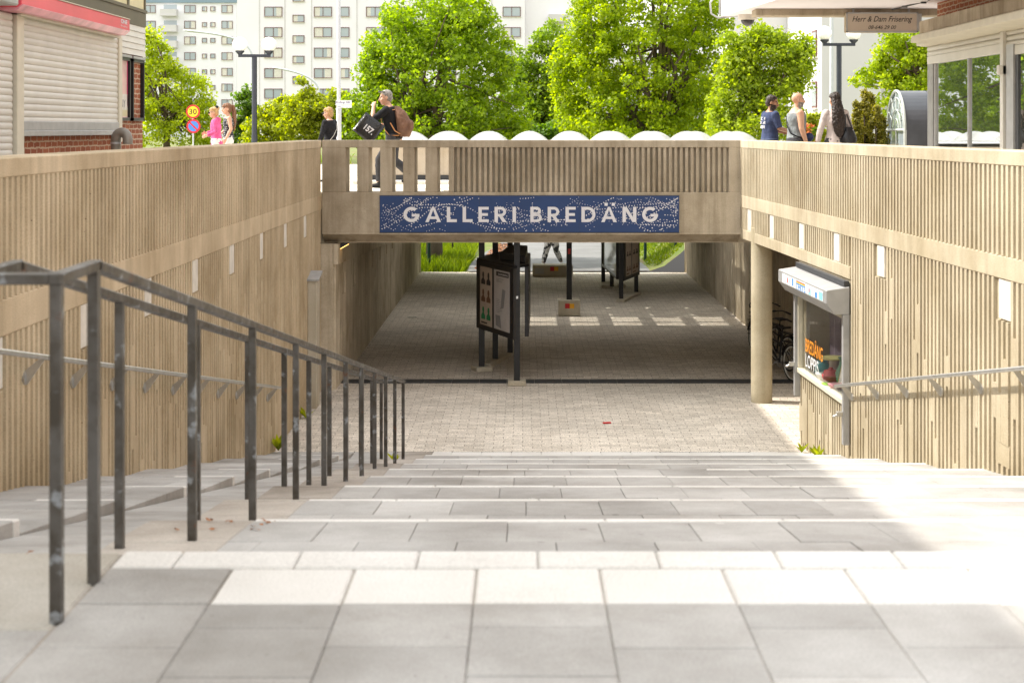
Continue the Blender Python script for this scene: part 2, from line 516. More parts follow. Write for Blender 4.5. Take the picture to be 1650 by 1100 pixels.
# plaza at the head of the stairs
plaza = thing('plaza', None, None); tag(plaza, kind='structure')
pg, pw, pp = MB(), MB(), MB()
xs = joints(X0, 4.9)
for i, (x0, x1) in enumerate(zip(xs, xs[1:])):
    j = lambda: random.uniform(-.002, .002)
    (pw if i >= 1 else pg).box(x0+.003, x1-.003, 4.908+g, 5.304-.006, -H0-.08, -H0+j())
    d = 4.908 - (.238 if i % 2 else .41) + random.uniform(-.01, .01)
    top = 4.908
    while top > .4:
        pg.box(x0+g, x1-g, d+g, top-g, -H0-.08, -H0+j())
        top = d; d -= SL
for x0, x1 in zip(joints(X0, 4.9, .5), joints(X0, 4.9, .5)[1:]):
    if x1 - x0 > .02: pw.box(x0+.002, x1-.002, 5.304+g, 5.505, -H0-.1, -H0+.004+random.uniform(0, .002))
for (x0, x1, d0, d1) in ((-2.42, -1.42, 4.66, 5.5), (-3.5, -2.43, 4.66, 5.5)):
    pp.box(x0+g, x1-g, d0, d1, -H0-.1, -H0)
for i in range(6):
    for x0, x1 in ((-2.45, -1.97), (-1.96, -1.42), (-3.5, -2.46)):
        d1 = 4.656 - i*.62
        pg.box(x0+g, x1-g, d1-.61, d1, -H0-.08, -H0+random.uniform(-.003, .001))
pg.build('paving_slabs', M['slab'], plaza, bevel=.004)
pw.build('tactile_slabs', M['white_slab'], plaza, bevel=.007)
pp.build('concrete_pad', M['pad'], plaza, bevel=.008)
b = MB(); b.box(-40, 40, -30, 2.9, -H0-.3, -H0-.007); b.box(-3.6, 5.0, 2.9, 5.5, -H0-.3, -H0-.007)
b.build('plaza_bed', M['slab_brown'], plaza)

# lower paving
b = MB(); b.add([(-3.6, dn(NST)+.002, FLOOR), (5.6, dn(NST)+.002, FLOOR), (5.6, 49.4, FLOOR), (-3.6, 49.4, FLOOR)], [(0,1,2,3)])
tag(b.build('lower_paving', M['paver']), kind='structure')
dr = thing('drain_channel', 'dark slotted drain line crossing the paving just inside the underpass', 'drain')
b = MB()
for i in range(17):
    b.box(-3.25+i*.495, -3.25+i*.495+.49, 27.78, 28.12, FLOOR+.003, FLOOR+.022)
b.build('grating', M['dark_grey'], dr, bevel=.004)

# upper ground either side of the sunken passage
b = MB(); b.box(-60, XL-.30, 2.9, 49.4, DECK-.5, DECK)
tag(b.build('upper_pavement', M['deck']), kind='structure')
pts = [(xr(d)+.34, d) for d in np.linspace(2.9, 27.3, 30)]
poly = [(x, d, DECK-.5) for x, d in pts] + [(60, 27.3, DECK-.5), (60, 2.9, DECK-.5)]
b = MB(); b.prism(poly, (0, 0, .5)); b.box(5.5, 60, 27.3, 49.4, DECK-.5, DECK)
tag(b.build('upper_pavement', M['deck']), kind='structure')

# terrain beyond: a cutting for the low road
def terr(x, d):
    low = FLOOR - .03
    up = DECK - .1
    if x < 0: t = (-x - 3.0)/4.5
    else: t = (x - 3.6)/5.0
    t = min(1, max(0, t)); t = t*t*(3-2*t)
    z = low + (up-low)*t
    f = min(1, max(0, (d-78)/40)); f = f*f*(3-2*f)
    return z + (up-.2 - z)*f + (.06*math.sin(x*1.7+d*.9)*math.sin(d*.6) if t > .02 else 0)
xs = sorted(set([-400,-150,-60,-30,-20] + [x*.5 for x in range(-32, 41)] + [25,40,80,160,400]))
ds = [49.3+.8*i for i in range(60)] + [100,115,130,170,260,420,800]
V = [(x, d, terr(x, d)) for d in ds for x in xs]
n = len(xs)
F = [(j*n+i, j*n+i+1, (j+1)*n+i+1, (j+1)*n+i) for j in range(len(ds)-1) for i in range(n-1)]
mm, nt, bs = new_mat('turf')
tc = nt.nodes.new('ShaderNodeTexCoord').outputs['Object']
c = mixc(nt, ramp(nt, noise(nt, tc, 1.2, 5), .35, .65), (.10,.15,.025), (.17,.17,.05))
nt.links.new(mixc(nt, ramp(nt, noise(nt, tc, .5, 4), .55, .65), c, (.16,.11,.06)), bs.inputs['Base Color']); bs.inputs['Roughness'].default_value = .95
bump(nt, bs, noise(nt, tc, 14, 4), .8, .06)
b = MB(); b.add(V, F)
tag(b.build('terrain', mm, smooth='all'), kind='structure')
b = MB()
L = [(-1.75,49.3),(-1.75,52),(-1.5,56),(-1.0,60),(-.6,66),(-.4,80)]; Rr = [(4.1,49.3),(4.0,52),(3.7,56),(3.5,60),(3.6,66),(3.8,80)]
v = [(x, d, max(terr(x, d), FLOOR)+.035) for x, d in L] + [(x, d, max(terr(x, d), FLOOR)+.035) for x, d in Rr]
b.add(v, [(i, i+6, i+7, i+1) for i in range(5)])
tag(b.build('road', M['asphalt']), kind='structure')

# ---------------------------------------------------------------- ribbed retaining walls
def ribbed(root, path, nrm, zones, pitch, width, mat, holes=(), fill_below=-1.9, seed=1, proud=.035, back=.35, zbot=-4.75):
    """path(s)->(x,d) ; zones: list of (d0,d1,z0,z1) grooved areas; holes: (d0,d1,z0,z1) kept free of ribs"""
    rn = random.Random(seed)
    mb = MB()
    for (d0, d1, z0, z1) in zones:
        nseg = max(1, int((d1-d0)/.6))
        for i in range(nseg):
            a = d0 + (d1-d0)*i/nseg; c = d0 + (d1-d0)*(i+1)/nseg
            xa, xc = path(a), path(c)
            s = -nrm
            mb.prism([(xa+s*proud, a, z0), (xc+s*proud, c, z0), (xc+s*back, c, z0), (xa+s*back, a, z0)], (0, 0, z1-z0))
        m = int((d1-d0)/pitch)
        for i in range(m):
            a = d0 + (i+.3)*pitch
            spans = [(z0, z1)]
            if z0 < -3: spans = [(z0, z1)]
            for h in holes:
                if h[0]-width < a < h[1]:
                    out = []
                    for (p, q) in spans:
                        if h[3] <= p or h[2] >= q: out.append((p, q)); continue
                        if h[2] > p: out.append((p, h[2]))
                        if h[3] < q: out.append((h[3], q))
                    spans = out
            for (p, q) in spans:
                w = width*rn.uniform(.92, 1.08)
                def rib(a, w, p, q):
                    x0, x1 = path(a), path(a+w); s = -nrm
                    t = .006
                    mb.prism([(x0, a+t, p), (x1, a+w-t, p), (x1+s*(proud+.01), a+w, p), (x0+s*(proud+.01), a, p)], (0, 0, q-p))
                rib(a, w, p, q)
                if z0 < -3 and q-p > 1:
                    # irregular cast-in blocks that close a groove for part of its height
                    if rn.random() < .62:
                        L = rn.uniform(.25, 1.1); top = rn.uniform(p+.4, min(q-.2, fill_below+.25))
                        rib(a+width-.008, pitch-width+.016, max(p, top-L), top)
    return mb.build('ribbed_panel', mat, root)

def band(root, path, nrm, d0, d1, z0, z1, mat, name, back=.35, out=0.0, n=24, bevel=.008):
    mb = MB()
    ds = np.linspace(d0, d1, n+1)
    s = -nrm
    A = [(path(d)-s*out, float(d)) for d in ds]; B = [(path(d)+s*back, float(d)) for d in ds]
    poly = [(x, d, z0) for x, d in A] + [(x, d, z0) for x, d in reversed(B)]
    mb.prism(poly, (0, 0, z1-z0))
    return mb.build(name, mat, root, bevel=bevel)

lwall = thing('retaining_wall', 'long ribbed tan concrete wall in shade on the left of the stairs', 'wall')
pl = lambda d: XL
lpl = [26.9-1.85-2.1*i for i in range(9)]
holes = [(d-.15, d+.15, -1.76, -1.40) for d in lpl]
ribbed(lwall, pl, 1, [(3.0, 27.0, -1.15, -.33), (3.0, 27.0, -4.75, -1.40)], .115, .064, M['wall'], holes, seed=3)
band(lwall, pl, 1, 3.0, 27.0, -.33, -.194, M['wall'], 'coping', n=4)
band(lwall, pl, 1, 3.0, 27.0, -1.40, -1.15, M['wall'], 'smooth_band', n=4)
for d in lpl:
    mb = MB(); mb.box(XL-.036, XL-.008, d-.14, d+.12, -1.745, -1.402); mb.build('niche_plate', M['plate'], lwall, bevel=.004)

rwall = thing('retaining_wall', 'curving ribbed sunlit concrete wall on the right with a shop window in it', 'wall')
rpl = [26.3, 24.5, 22.4, 20.3, 18.15, 16.1, 14.05, 11.9, 9.8]
rpl = [26.3, 24.5, 22.4, 20.3, 18.15, 14.05]
holes = [(d-.17, d+.16, -1.74, -1.36) for d in rpl] + [(13.9, 14.25, -3.05, -2.85)]
DO, DW, DE = 22.55, 19.6, 19.56
ribbed(rwall, xr, -1, [(3.0, 27.0, -1.15, -.33), (DE, 27.0, -1.73, -1.36), (3.0, DE, -4.75, -1.36), (DE, DO-.02, -4.75, -3.50)], .125, .07, M['wall_r'], holes, seed=5)
band(rwall, xr, -1, 3.0, 27.0, -.33, -.194, M['wall_r'], 'coping')
band(rwall, xr, -1, 3.0, 27.0, -1.36, -1.15, M['wall_r'], 'smooth_band')
band(rwall, xr, -1, DE, 27.0, -1.90, -1.73, M['wall_r'], 'lower_band', n=12)
for d in rpl:
    x = xr(d); mb = MB(); mb.frame((xr(d-.16)+.012, d-.16, -1.725), (xr(d+.14)-xr(d-.16), .30, 0), (.026, 0, 0), (0, 0, .36)); mb.build('niche_plate', M['plate'], rwall, bevel=.004)
mb = MB(); mb.frame((xr(13.9)+.004, 13.9, -3.05), (xr(14.25)-xr(13.9), .35, 0), (.03, 0, 0), (0, 0, .20)); mb.build('blank_plate', M['wall_r'], rwall, bevel=.004)
# solid wall above the window head and at the jambs of the opening
mb = MB()
mb.frame((xr(DE)+.02, DE, -2.42), (xr(DO)-xr(DE), DO-DE, 0), (.33, 0, 0), (0, 0, .52))
mb.frame((xr(DO-.12)+.012, DO-.12, -3.50), (xr(DO)-xr(DO-.12), .12, 0), (.34, 0, 0), (0, 0, 1.08))
mb.build('window_surround', M['wall_r'], rwall)

# ---------------------------------------------------------------- bridge with its parapet
bridge = thing('footbridge', 'concrete footbridge with ribbed parapet carrying the blue sign over the underpass', 'bridge')
XA, XB, DB = -3.49, 3.80, 27.0
mb = MB()
mb.box(XA, XB, DB, DB+.35, -.324, -.194)
op = [(-3.045,-2.89),(-2.646,-2.49),(-2.235,-2.09),(-1.847,-1.70),(-1.447,-1.296)]
x = XA
for a, c in op:
    # posts between the openings, reveals splayed towards the back
    mb.prism([(x, DB, -1.10), (a-.035, DB, -1.10), (a, DB+.35, -1.10), (x+(.03 if x > XA else 0), DB+.35, -1.10)], (0, 0, .776))
    x = c + .01
mb.box(x, -1.19, DB, DB+.35, -1.10, -.324)
mb.box(-1.19, 3.60, DB+.075, DB+.35, -1.10, -.324)
mb.box(3.60, XB, DB, DB+.35, -1.10, -.324)
i = 0
while -1.19 + i*.0947 + .05 < 3.6:
    a = -1.19 + i*.0947 + .043
    mb.prism([(a, DB+.004, -1.10), (a+.052, DB+.004, -1.10), (a+.06, DB+.09, -1.10), (a-.008, DB+.09, -1.10)], (0, 0, .776)); i += 1
mb.build('parapet', M['bridge'], bridge, bevel=.007)
mb = MB()
mb.prism([(XA, DB, -1.10), (XA, DB+.6, -1.10), (XA, DB+.6, -2.0), (XA, DB+.38, -2.0), (XA, DB-.01, -1.81)], (XB-XA, 0, 0))
mb.box(XA, XB, DB-.018, DB+.05, -1.835, -1.806)
mb.build('beam', M['bridge'], bridge, bevel=.006)
W0, W1, WD0, WD1 = -3.2, 5.7, 35.5, 41.0
mb = MB()
mb.box(-3.8, 5.6, DB+.36, WD0, -2.0, DECK); mb.box(-3.8, 5.6, WD1, 49.3, -2.0, DECK)
mb.box(-3.8, W0, WD0, WD1, -2.0, DECK)
mb.box(-1.4, 3.6, DB+.37, 29.4, DECK, DECK+.03)
mb.build('deck', M['soffit'], bridge)
mb = MB(); mb.prism([(4.2, 22.6, -1.64), (5.9, 22.6, -1.64), (5.9, 27.3, -1.64), (4.0, 27.3, -1.64)], (0, 0, .02)); mb.build('recess_ceiling', M['tunnel'], bridge)

sign = thing('name_sign', 'long blue sign with pale letters and white dots on the bridge beam', 'sign', (0, 0, 0))
mb = MB(); SX0, SX1, SZ0, SZ1 = -2.484, 2.722, -1.795, -1.165
mb.box(SX0, SX1, DB-.03, DB-.006, SZ0, SZ1)
mb.build('panel', M['blue_sign'], sign, bevel=.003)
mb = MB(); mb.box(SX0-.004, SX1+.004, DB-.022, DB-.004, SZ1, SZ1+.012); mb.box(SX0-.004, SX1+.004, DB-.022, DB-.004, SZ0-.012, SZ0)
for x in (SX0+1.735, SX0+3.47): mb.box(x-.002, x+.002, DB-.0315, DB-.02, SZ0, SZ1)
mb.build('edge_strip', M['lamp_post'], sign)
def letters():
    """geometric capitals, unit cap height, as lists of polygons"""
    t = .21
    def rect(x0, y0, x1, y1): return [(x0,y0),(x1,y0),(x1,y1),(x0,y1)]
    def arc(cx, cy, ro, ri, a0, a1, n=18, sx=1):
        q = []
        for i in range(n):
            p, r = R(a0+(a1-a0)*i/n), R(a0+(a1-a0)*(i+1)/n)
            q.append([(cx+ri*math.cos(p)*sx, cy+ri*math.sin(p)), (cx+ro*math.cos(p)*sx, cy+ro*math.sin(p)), (cx+ro*math.cos(r)*sx, cy+ro*math.sin(r)), (cx+ri*math.cos(r)*sx, cy+ri*math.sin(r))])
        return q
    L = {}
    L['G'] = (arc(.5,.5,.5,.29,48,360-12,26) + [rect(.52,.36,1.0,.54)], 1.0)
    L['A'] = ([[(0,0),(.22,0),(.56,1),(.42,1)], [(.76,0),(.98,0),(.56,1),(.42,1)], rect(.24,.2,.74,.37)], .98)
    L['L'] = ([rect(0,0,t,1), rect(t,0,.62,.19)], .62)
    L['E'] = ([rect(0,0,t,1), rect(t,0,.64,.185), rect(t,.815,.64,1), rect(t,.41,.59,.59)], .64)
    bowl = lambda cy, r, x: [rect(t,cy+r-.18,x,cy+r), rect(t,cy-r,x,cy-r+.18)] + arc(x,cy,r,r-.18,-90,90,12)
    L['R'] = ([rect(0,0,t,1)] + bowl(.68,.32,.40) + [[(.5,0),(.76,0),(.48,.42),(.25,.42)]], .76)
    L['I'] = ([rect(0,0,t,1)], t)
    L['B'] = ([rect(0,0,t,1)] + bowl(.735,.265,.40) + bowl(.285,.285,.44), .73)
    L['D'] = ([rect(0,0,t,1), rect(t,.81,.38,1), rect(t,0,.38,.19)] + arc(.38,.5,.5,.31,-90,90,18), .88)
    L['N'] = ([rect(0,0,t,1), rect(.66,0,.87,1), [(t*.2,1),(t*1.25,1),(.85,0),(.62,0)]], .87)
    return L
LT = letters()
mb = MB()
def capword(word, x0, x1, z0, z1, d, gap=.36):
    ws = [LT[c][1] for c in word]
    tot = sum(ws) + gap*(len(ws)-1)
    k = (x1-x0)/tot; h = z1-z0; x = x0
    for c in word:
        for i, p in enumerate(LT[c][0]):
            y = d - .0015 - .0004*(i % 3)
            mb.add([(x+u*k, y, z0+v*h) for u, v in p], [tuple(range(len(p)))])
        x += (LT[c][1]+gap)*k
    return k
capword('GALLERI', -2.072, -.115, -1.618, -1.352, DB-.031)
mb.build('lettering', M['white_print'], sign); mb = MB()
capword('BREDANG', .135, 2.355, -1.618, -1.352, DB-.031)
for x in (1.425, 1.55): mb.add([(x, DB-.0325, -1.335), (x+.055, DB-.0325, -1.335), (x+.055, DB-.0325, -1.282), (x, DB-.0325, -1.282)], [(0,1,2,3)])
mb.build('lettering', M['white_print'], sign)
mb = MB(); rn = random.Random(4)
def dot(x, z, r):
    if SX0+.02 < x < SX1-.02 and SZ0+.02 < z < SZ1-.02:
        mb.add([(x+r*math.cos(a*math.pi/3), DB-.0308, z+r*math.sin(a*math.pi/3)) for a in range(6)], [tuple(range(6))])
for s in range(56):
    x = rn.uniform(SX0-.3, SX1); z = rn.uniform(SZ0, SZ1); a = rn.uniform(-.5, .5); amp = rn.uniform(-.9, .9); r0 = rn.choice((.0075,.009,.0115))
    for i in range(rn.randint(14, 34)):
        a += amp*.11 + rn.uniform(-.05, .05)
        if abs(a) > .7: amp = -abs(amp)*math.copysign(1, a)
        x += .047*math.cos(a); z += .047*math.sin(a)
        dot(x, z, r0*rn.uniform(.7, 1.15))
        for q_ in (-2,-1,1,2):
            if rn.random() < .11: dot(x+rn.uniform(-.03,.03), z+.045*q_+rn.uniform(-.01,.01), r0*rn.uniform(.6,1.1))
tag(mb.build('dot_pattern', M['white_print'], sign), kind='stuff')

# column under the bridge corner
col = thing('column', 'round weathered concrete column under the right end of the bridge', 'column', (3.99, 25.9, FLOOR))
mb = MB(); mb.lathe([(.176,0),(.176,2.9)], n=32); mb.build('shaft', M['pillar'], col, smooth=True)

# underpass walls
lt = thing('underpass_wall', 'dark stained ribbed concrete wall on the left inside the underpass', 'wall')
ribbed(lt, lambda d: -3.26, 1, [(DB+.05, 49.2, -4.6, -2.0)], .19, .13, M['tunnel'], [(28.3+1.75*i, 28.52+1.75*i, -3.0, -2.62) for i in range(12)], fill_below=-2.5, seed=8, back=.5)
mb = MB(); mb.prism([(-3.3, DB+.03, -2.0), (-3.3, DB+.03, -2.36), (-3.3, 39, -2.80), (-3.3, 39, -2.0)], (.085, 0, 0)); mb.build('wall_beam', M['tunnel'], lt, bevel=.006)
mb = MB(); mb.box(-3.5, -3.235, 49.2, 49.35, -4.6, -1.2); mb.build('end_pier', M['pillar'], lt)
rt = thing('underpass_wall', 'pale streaked ribbed concrete wall on the right inside the underpass', 'wall')
ribbed(rt, lambda d: 5.17, -1, [(DO, 49.2, -4.6, -1.64)], .19, .13, M['tunnel'], [], fill_below=-2.3, seed=9, back=.5)
mb = MB(); mb.box(5.15, 5.6, 49.2, 49.35, -4.6, -1.2); mb.build('end_pier', M['pillar'], rt)
mb = MB(); mb.box(xr(DO)+.05, 5.2, DO-.35, DO-.1, -4.6, -1.64); mb.build('cross_wall', M['wall_r'], rt)

# weathered duct box on the left wall
du = thing('duct_box', 'weathered grey vertical duct box with flashing cap against the left wall', 'duct', (-3.42, 25.45, FLOOR))
mb = MB(); mb.box(-.08, .07, -.2, .2, 0, 2.08); mb.build('casing', M['block'], du, bevel=.01)
mb = MB(); mb.prism([(-.09,-.24,2.08),(-.09,.24,2.18),(-.09,.24,2.21),(-.09,-.24,2.11)], (.2,0,0)); mb.build('cap', M['grey_metal'], du)
wl = thing('wall_lamp', 'small dark wedge lamp with a warm glow under the left end of the bridge', 'lamp', (-3.22, 27.35, -2.03))
mb = MB(); mb.prism([(-.04,0,.0),(.14,0,.03),(.14,0,.0),(-.04,0,-.10)], (0,.25,0)); mb.build('housing', M['dark_grey'], wl)
m, nt, bs = new_mat('warm_lens'); bs.inputs['Base Color'].default_value = (.9,.6,.25,1); bs.inputs['Emission Color'].default_value = (1,.55,.15,1); bs.inputs['Emission Strength'].default_value = 1.2
mb = MB(); mb.prism([(.0,.02,-.078),(.13,.02,-.008),(.136,.02,-.016),(.006,.02,-.088)], (0,.2,0)); mb.build('lens', m, wl)
# ---------------------------------------------------------------- railings
rail = thing('stair_railing', 'double square-bar steel railing running down the stairs beside the pram ramp', 'railing')
X1, X2 = -1.42, -1.68
def zrail(d): return -.452 if d < 5.14 else -.452 - .1915*(d-5.14)
P1 = [4.73, 5.14, 6.67, 8.16, 9.72, 11.1, 12.46, 13.7, 14.9, 16.1, 17.25, 18.45]
P2 = [4.73, 6.47, 8.0, 9.5, 10.94, 12.2, 13.5, 14.8, 16.1, 17.3, 18.45]
for x, P in ((X1, P1), (X2, P2)):
    for d in P:
        mb = MB(); mb.box(x-.0185, x+.0185, d-.0185, d+.0185, ztread(d)-.06, zrail(d)-.012); mb.build('post', M['steel'], rail, bevel=.003)
    mb = MB()
    if x == X1: mb.bar((x, 4.705, -.455), (x, 5.165, -.452), .041, .036); mb.bar((x, 5.14, -.452), (x, 18.47, zrail(18.47)), .041, .036)
    else: mb.bar((x, 4.705, -.455), (x, 5.165, -.452), .041, .036); mb.bar((x, 5.14, -.452), (x, 18.47, zrail(18.47)), .041, .036)
    mb.build('top_rail', M['steel'], rail, bevel=.004)
mb = MB(); mb.bar((X2-.025, 4.73, -.456), (X1+.025, 4.73, -.456), .041, .035); mb.build('end_rail', M['steel'], rail, bevel=.004)
mb = MB(); mb.bar((X2-.025, 18.46, zrail(18.46)-.002), (X1+.025, 18.46, zrail(18.46)-.002), .041, .035); mb.build('end_rail', M['steel'], rail, bevel=.004)

def handrail(label, path, nrm, d0, d1, z1, slope, step):
    h = thing('handrail', label, 'handrail')
    zf = lambda d: z1 + slope*(d1-d)
    ds = np.linspace(d0, d1, 30); off = .13
    mb = MB(); mb.tube([(path(d)+nrm*off, float(d), zf(d)) for d in ds], .021, 12); mb.build('pipe', M['pipe'], h, smooth=True)
    d = d1 - .35
    while d > d0:
        x = path(d); z = zf(d)
        mb = MB()
        mb.prism([(x+nrm*(off+.015), d-.006, z-.018), (x+nrm*(off-.03), d-.006, z-.018), (x+nrm*.0, d-.006, z-.10), (x+nrm*.0, d-.006, z-.20), (x+nrm*.025, d-.006, z-.19)], (0, .012, 0))
        mb.tube([(x-nrm*.004, d, z-.15), (x+nrm*.012, d, z-.15)], .045, 14)
        mb.build('bracket', M['pipe'], h)
        d -= step
handrail('galvanised pipe handrail on brackets along the shaded left wall', lambda d: XL, 1, 3.6, 21.6, -3.60, .187, 1.15)
handrail('galvanised pipe handrail on brackets along the sunlit right wall', xr, -1, 4.2, 19.75, -3.27, .189, 1.2)

# ---------------------------------------------------------------- shop window in the right wall
P0 = Vector((xr(DW), DW, 0)); tt = (Vector((xr(22.45), 22.45, 0)) - P0).normalized(); nn = Vector((-tt.y, tt.x, 0))
def W(u, v, z): return P0 + tt*u + nn*v + Vector((0, 0, z))
def wbox(mb, u0, u1, v0, v1, z0, z1, m=0): return mb.frame(W(u0, v0, z0), tt*(u1-u0), nn*(v1-v0), (0, 0, z1-z0), m)
sw = thing('shop_window', 'shop window with roller shutter box and orange and white lettering in the right wall', 'shop window')
mb = MB()
wbox(mb, -.02, 2.87, -.06, .05, -3.505, -3.44); wbox(mb, -.02, 2.87, -.06, .03, -2.42, -2.34)
wbox(mb, -.02, .05, -.06, .04, -3.44, -2.42); wbox(mb, 2.78, 2.87, -.06, .04, -3.44, -2.42)
mb.build('frame', M['cream'], sw, bevel=.006)
mb = MB(); mb.add([W(.05,-.025,-3.44), W(.05,-.025,-2.42), W(2.78,-.025,-2.42), W(2.78,-.025,-3.44)], [(0,1,2,3)]); mb.build('glass_pane', M['kiosk_glass'], sw)
mb = MB(); prof = [(.0,-1.985),(.30,-2.03),(.30,-2.2),(.2,-2.335),(.0,-2.335)]
mb.prism([W(-.06, v, z) for v, z in prof], tt*2.96); mb.build('shutter_box', M['grey_metal'], sw, bevel=.008)
mb = MB(); wbox(mb, -.04, 2.8, .0, .07, -1.985, -1.915); mb.build('flashing', M['dark_grey'], sw, bevel=.004)
for u, zb in ((-.055, -3.98), (2.80, -3.85)):
    mb = MB(); wbox(mb, u, u+.075, .0, .085, zb, -2.336); mb.build('guide_rail', M['grey_metal'], sw, bevel=.006)
for u, z in ((-.02, -3.62), (2.83, -3.42)):
    mb = MB(); wbox(mb, u-.03, u+.03, .085, .16, z, z+.06); mb.tube([W(u, .12, z+.03), W(u+.02, .2, z-.01)], .016, 8); mb.build('lock', M['pipe'], sw, bevel=.004)
m_or = plain('orange_vinyl', (.85,.30,.02), .5, 0, .02); m_wv = plain('white_vinyl', (.8,.8,.8), .5, 0, .02)
mb = MB(); add_text(mb, 'BREDÄNG', -tt, (0,0,1), W(2.0, -.016, -3.05), width=1.05, height=.235, thick=.003, offset=.008); mb.build('lettering', m_or, sw)
mb = MB(); add_text(mb, 'LOPPIS', -tt, (0,0,1), W(2.12, -.016, -3.285), width=.8, height=.185, thick=.003, offset=.004); mb.build('lettering', m_wv, sw)
cloth = plain('purple_cloth', (.27,.21,.27), .9, 0, .25, 3)
mb = MB()
pts = []
nf = 34
for i in range(nf+1):
    u = .0 + 2.85*i/nf; pts.append((u, -.40 + .03*math.sin(i*1.9) + .02*math.sin(i*.7)))
for i in range(nf):
    (u0, v0), (u1, v1) = pts[i], pts[i+1]
    mb.add([W(u0, v0, -3.46), W(u1, v1, -3.46), W(u1, v1, -2.36), W(u0, v0, -2.36)], [(0,1,2,3)])
mb.build('backdrop', cloth, sw, smooth='all')
mb = MB(); wbox(mb, 0, 2.85, -.45, -.06, -3.50, -3.465); wbox(mb, 0, 2.85, -.45, -.06, -2.36, -2.33); wbox(mb, -.0, .03, -.45, -.06, -3.465, -2.36); wbox(mb, 2.82, 2.85, -.45, -.06, -3.465, -2.36)
mb.build('display_shelf', M['dark_grey'], sw)
# graffiti stickers on the shutter box front
def stick(u, z, w, h, col, dv=.302):
    mb = MB(); mb.frame(W(u, dv, z), tt*w, nn*.002, (0,0,h)); mb.build('sticker', col, sw)
cb = plain('sticker_blue', (.06,.25,.6), .5); cy = plain('sticker_cyan', (.25,.6,.75), .5); cr = plain('sticker_red', (.6,.06,.06), .5); cyl = plain('sticker_yellow', (.8,.55,.05), .5); cw = plain('sticker_white', (.8,.8,.82), .5); ck = plain('sticker_black', (.03,.03,.03), .5)
stick(.1, -2.185, 2.5, .125, cw)
stick(1.12, -2.085, .55, .016, cr, .3035); stick(1.12, -2.101, .55, .016, cyl, .3035); stick(1.12, -2.117, .55, .016, cb, .3035)
mb = MB(); add_text(mb, 'THITS', -tt, (0,0,1), W(1.4, .3055, -2.145), width=.62, height=.09, thick=.001, offset=.03); mb.build('lettering', cb, sw)
for u, z, w, h, c in ((.12,-2.18,.2,.1,cy),(.2,-2.16,.08,.06,ck),(.42,-2.18,.12,.07,cb),(.55,-2.17,.18,.11,cw),(.6,-2.13,.09,.05,cr),(.62,-2.17,.1,.03,cyl),(.78,-2.18,.14,.08,cy),(.85,-2.15,.05,.05,cr),(1.85,-2.17,.1,.1,cb),(2.05,-2.15,.07,.06,cy),(2.2,-2.16,.06,.07,cr)):
    stick(u, z, w, h, c, .304+.0006*random.random())
# goods in the window
t = thing('side_table', 'small white side table with pale yellow top in the shop window', 'table', W(1.75, -.24, -3.465))
mb = MB(); mb.lathe([(.17,.30),(.18,.305),(.18,.325),(.17,.33)], n=24); mb.build('tabletop', plain('yellow_top', (.62,.58,.25), .4), t, smooth=True)
mb = MB(); mb.lathe([(.09,0),(.075,.05),(.07,.3)], n=20); mb.build('pedestal', M['plate'], t, smooth=True)
def item(name, label, u, v, prof, col, z=-3.465, group=None):
    o = thing(name, label, name.replace('_', ' '), W(u*.85+.75, v*.55-.03, z), 0, group)
    mb = MB(); mb.lathe([(r_*1.25, z_*1.3) for r_, z_ in prof], n=20); mb.build('body', col, o, smooth=True); return o
gl = plain('green_glass', (.12,.25,.18), .12, 0, .1, 5, .8); tq = plain('turquoise_glaze', (.12,.4,.42), .2); rd = plain('red_glaze', (.45,.06,.07), .25); wh_ = plain('white_glaze', (.75,.74,.7), .2); gp = plain('lime_glaze', (.30,.55,.08), .3)
item('vase', 'tall clear green glass vase behind the plates in the shop window', .66, -.42, [(.05,0),(.08,.06),(.09,.14),(.05,.22),(.04,.26),(.06,.30)], gl)
item('vase', 'short turquoise vase at the far end of the shop window display', 1.62, -.25, [(.06,0),(.09,.05),(.09,.11),(.05,.16),(.06,.18)], tq)
item('bowl', 'white bowl with red rim in the shop window', 1.12, -.17, [(.05,0),(.07,.01),(.12,.07),(.125,.085)], wh_)
item('teapot', 'round red teapot near the middle of the shop window', .92, -.2, [(.05,0),(.09,.04),(.10,.09),(.07,.14),(.03,.15),(.02,.17)], rd)
item('plate', 'lime green plate lying flat at the front of the shop window', .68, -.2, [(.07,0),(.13,.018),(.14,.025)], gp)
item('bowl', 'small pink bowl at the near end of the shop window', .33, -.14, [(.04,0),(.06,.01),(.10,.05),(.105,.06)], plain('pink_glaze', (.6,.28,.33), .3))
for u, v, s, lab, tilt in ((.34,-.3,.36,'pale framed picture leaning near the right end of the shop window', .25), (.20,-.45,.44,'gilt framed dark picture standing behind the pale one in the shop window', .12)):
    o = thing('picture_frame', lab, 'picture', W(u+.75, v*.6-.02, -3.465 + (0 if s < .4 else .26)))
    a = (tt*(-.35) + nn*1).normalized(); e = Vector((-a.y, a.x, 0)); up = (Vector((0,0,1)) - a*tilt).normalized()
    mb = MB(); mb.frame(-e*s*.36, e*s*.72, a*.02, up*s); mb.build('frame', plain('gilt', (.45,.33,.12), .4, .3), o, bevel=.004)
    mb = MB(); mb.frame(-e*s*.29 + a*.021 + up*s*.1, e*s*.58, a*.002, up*s*.8); mb.build('print', M['plate'] if s < .4 else cloth, o)

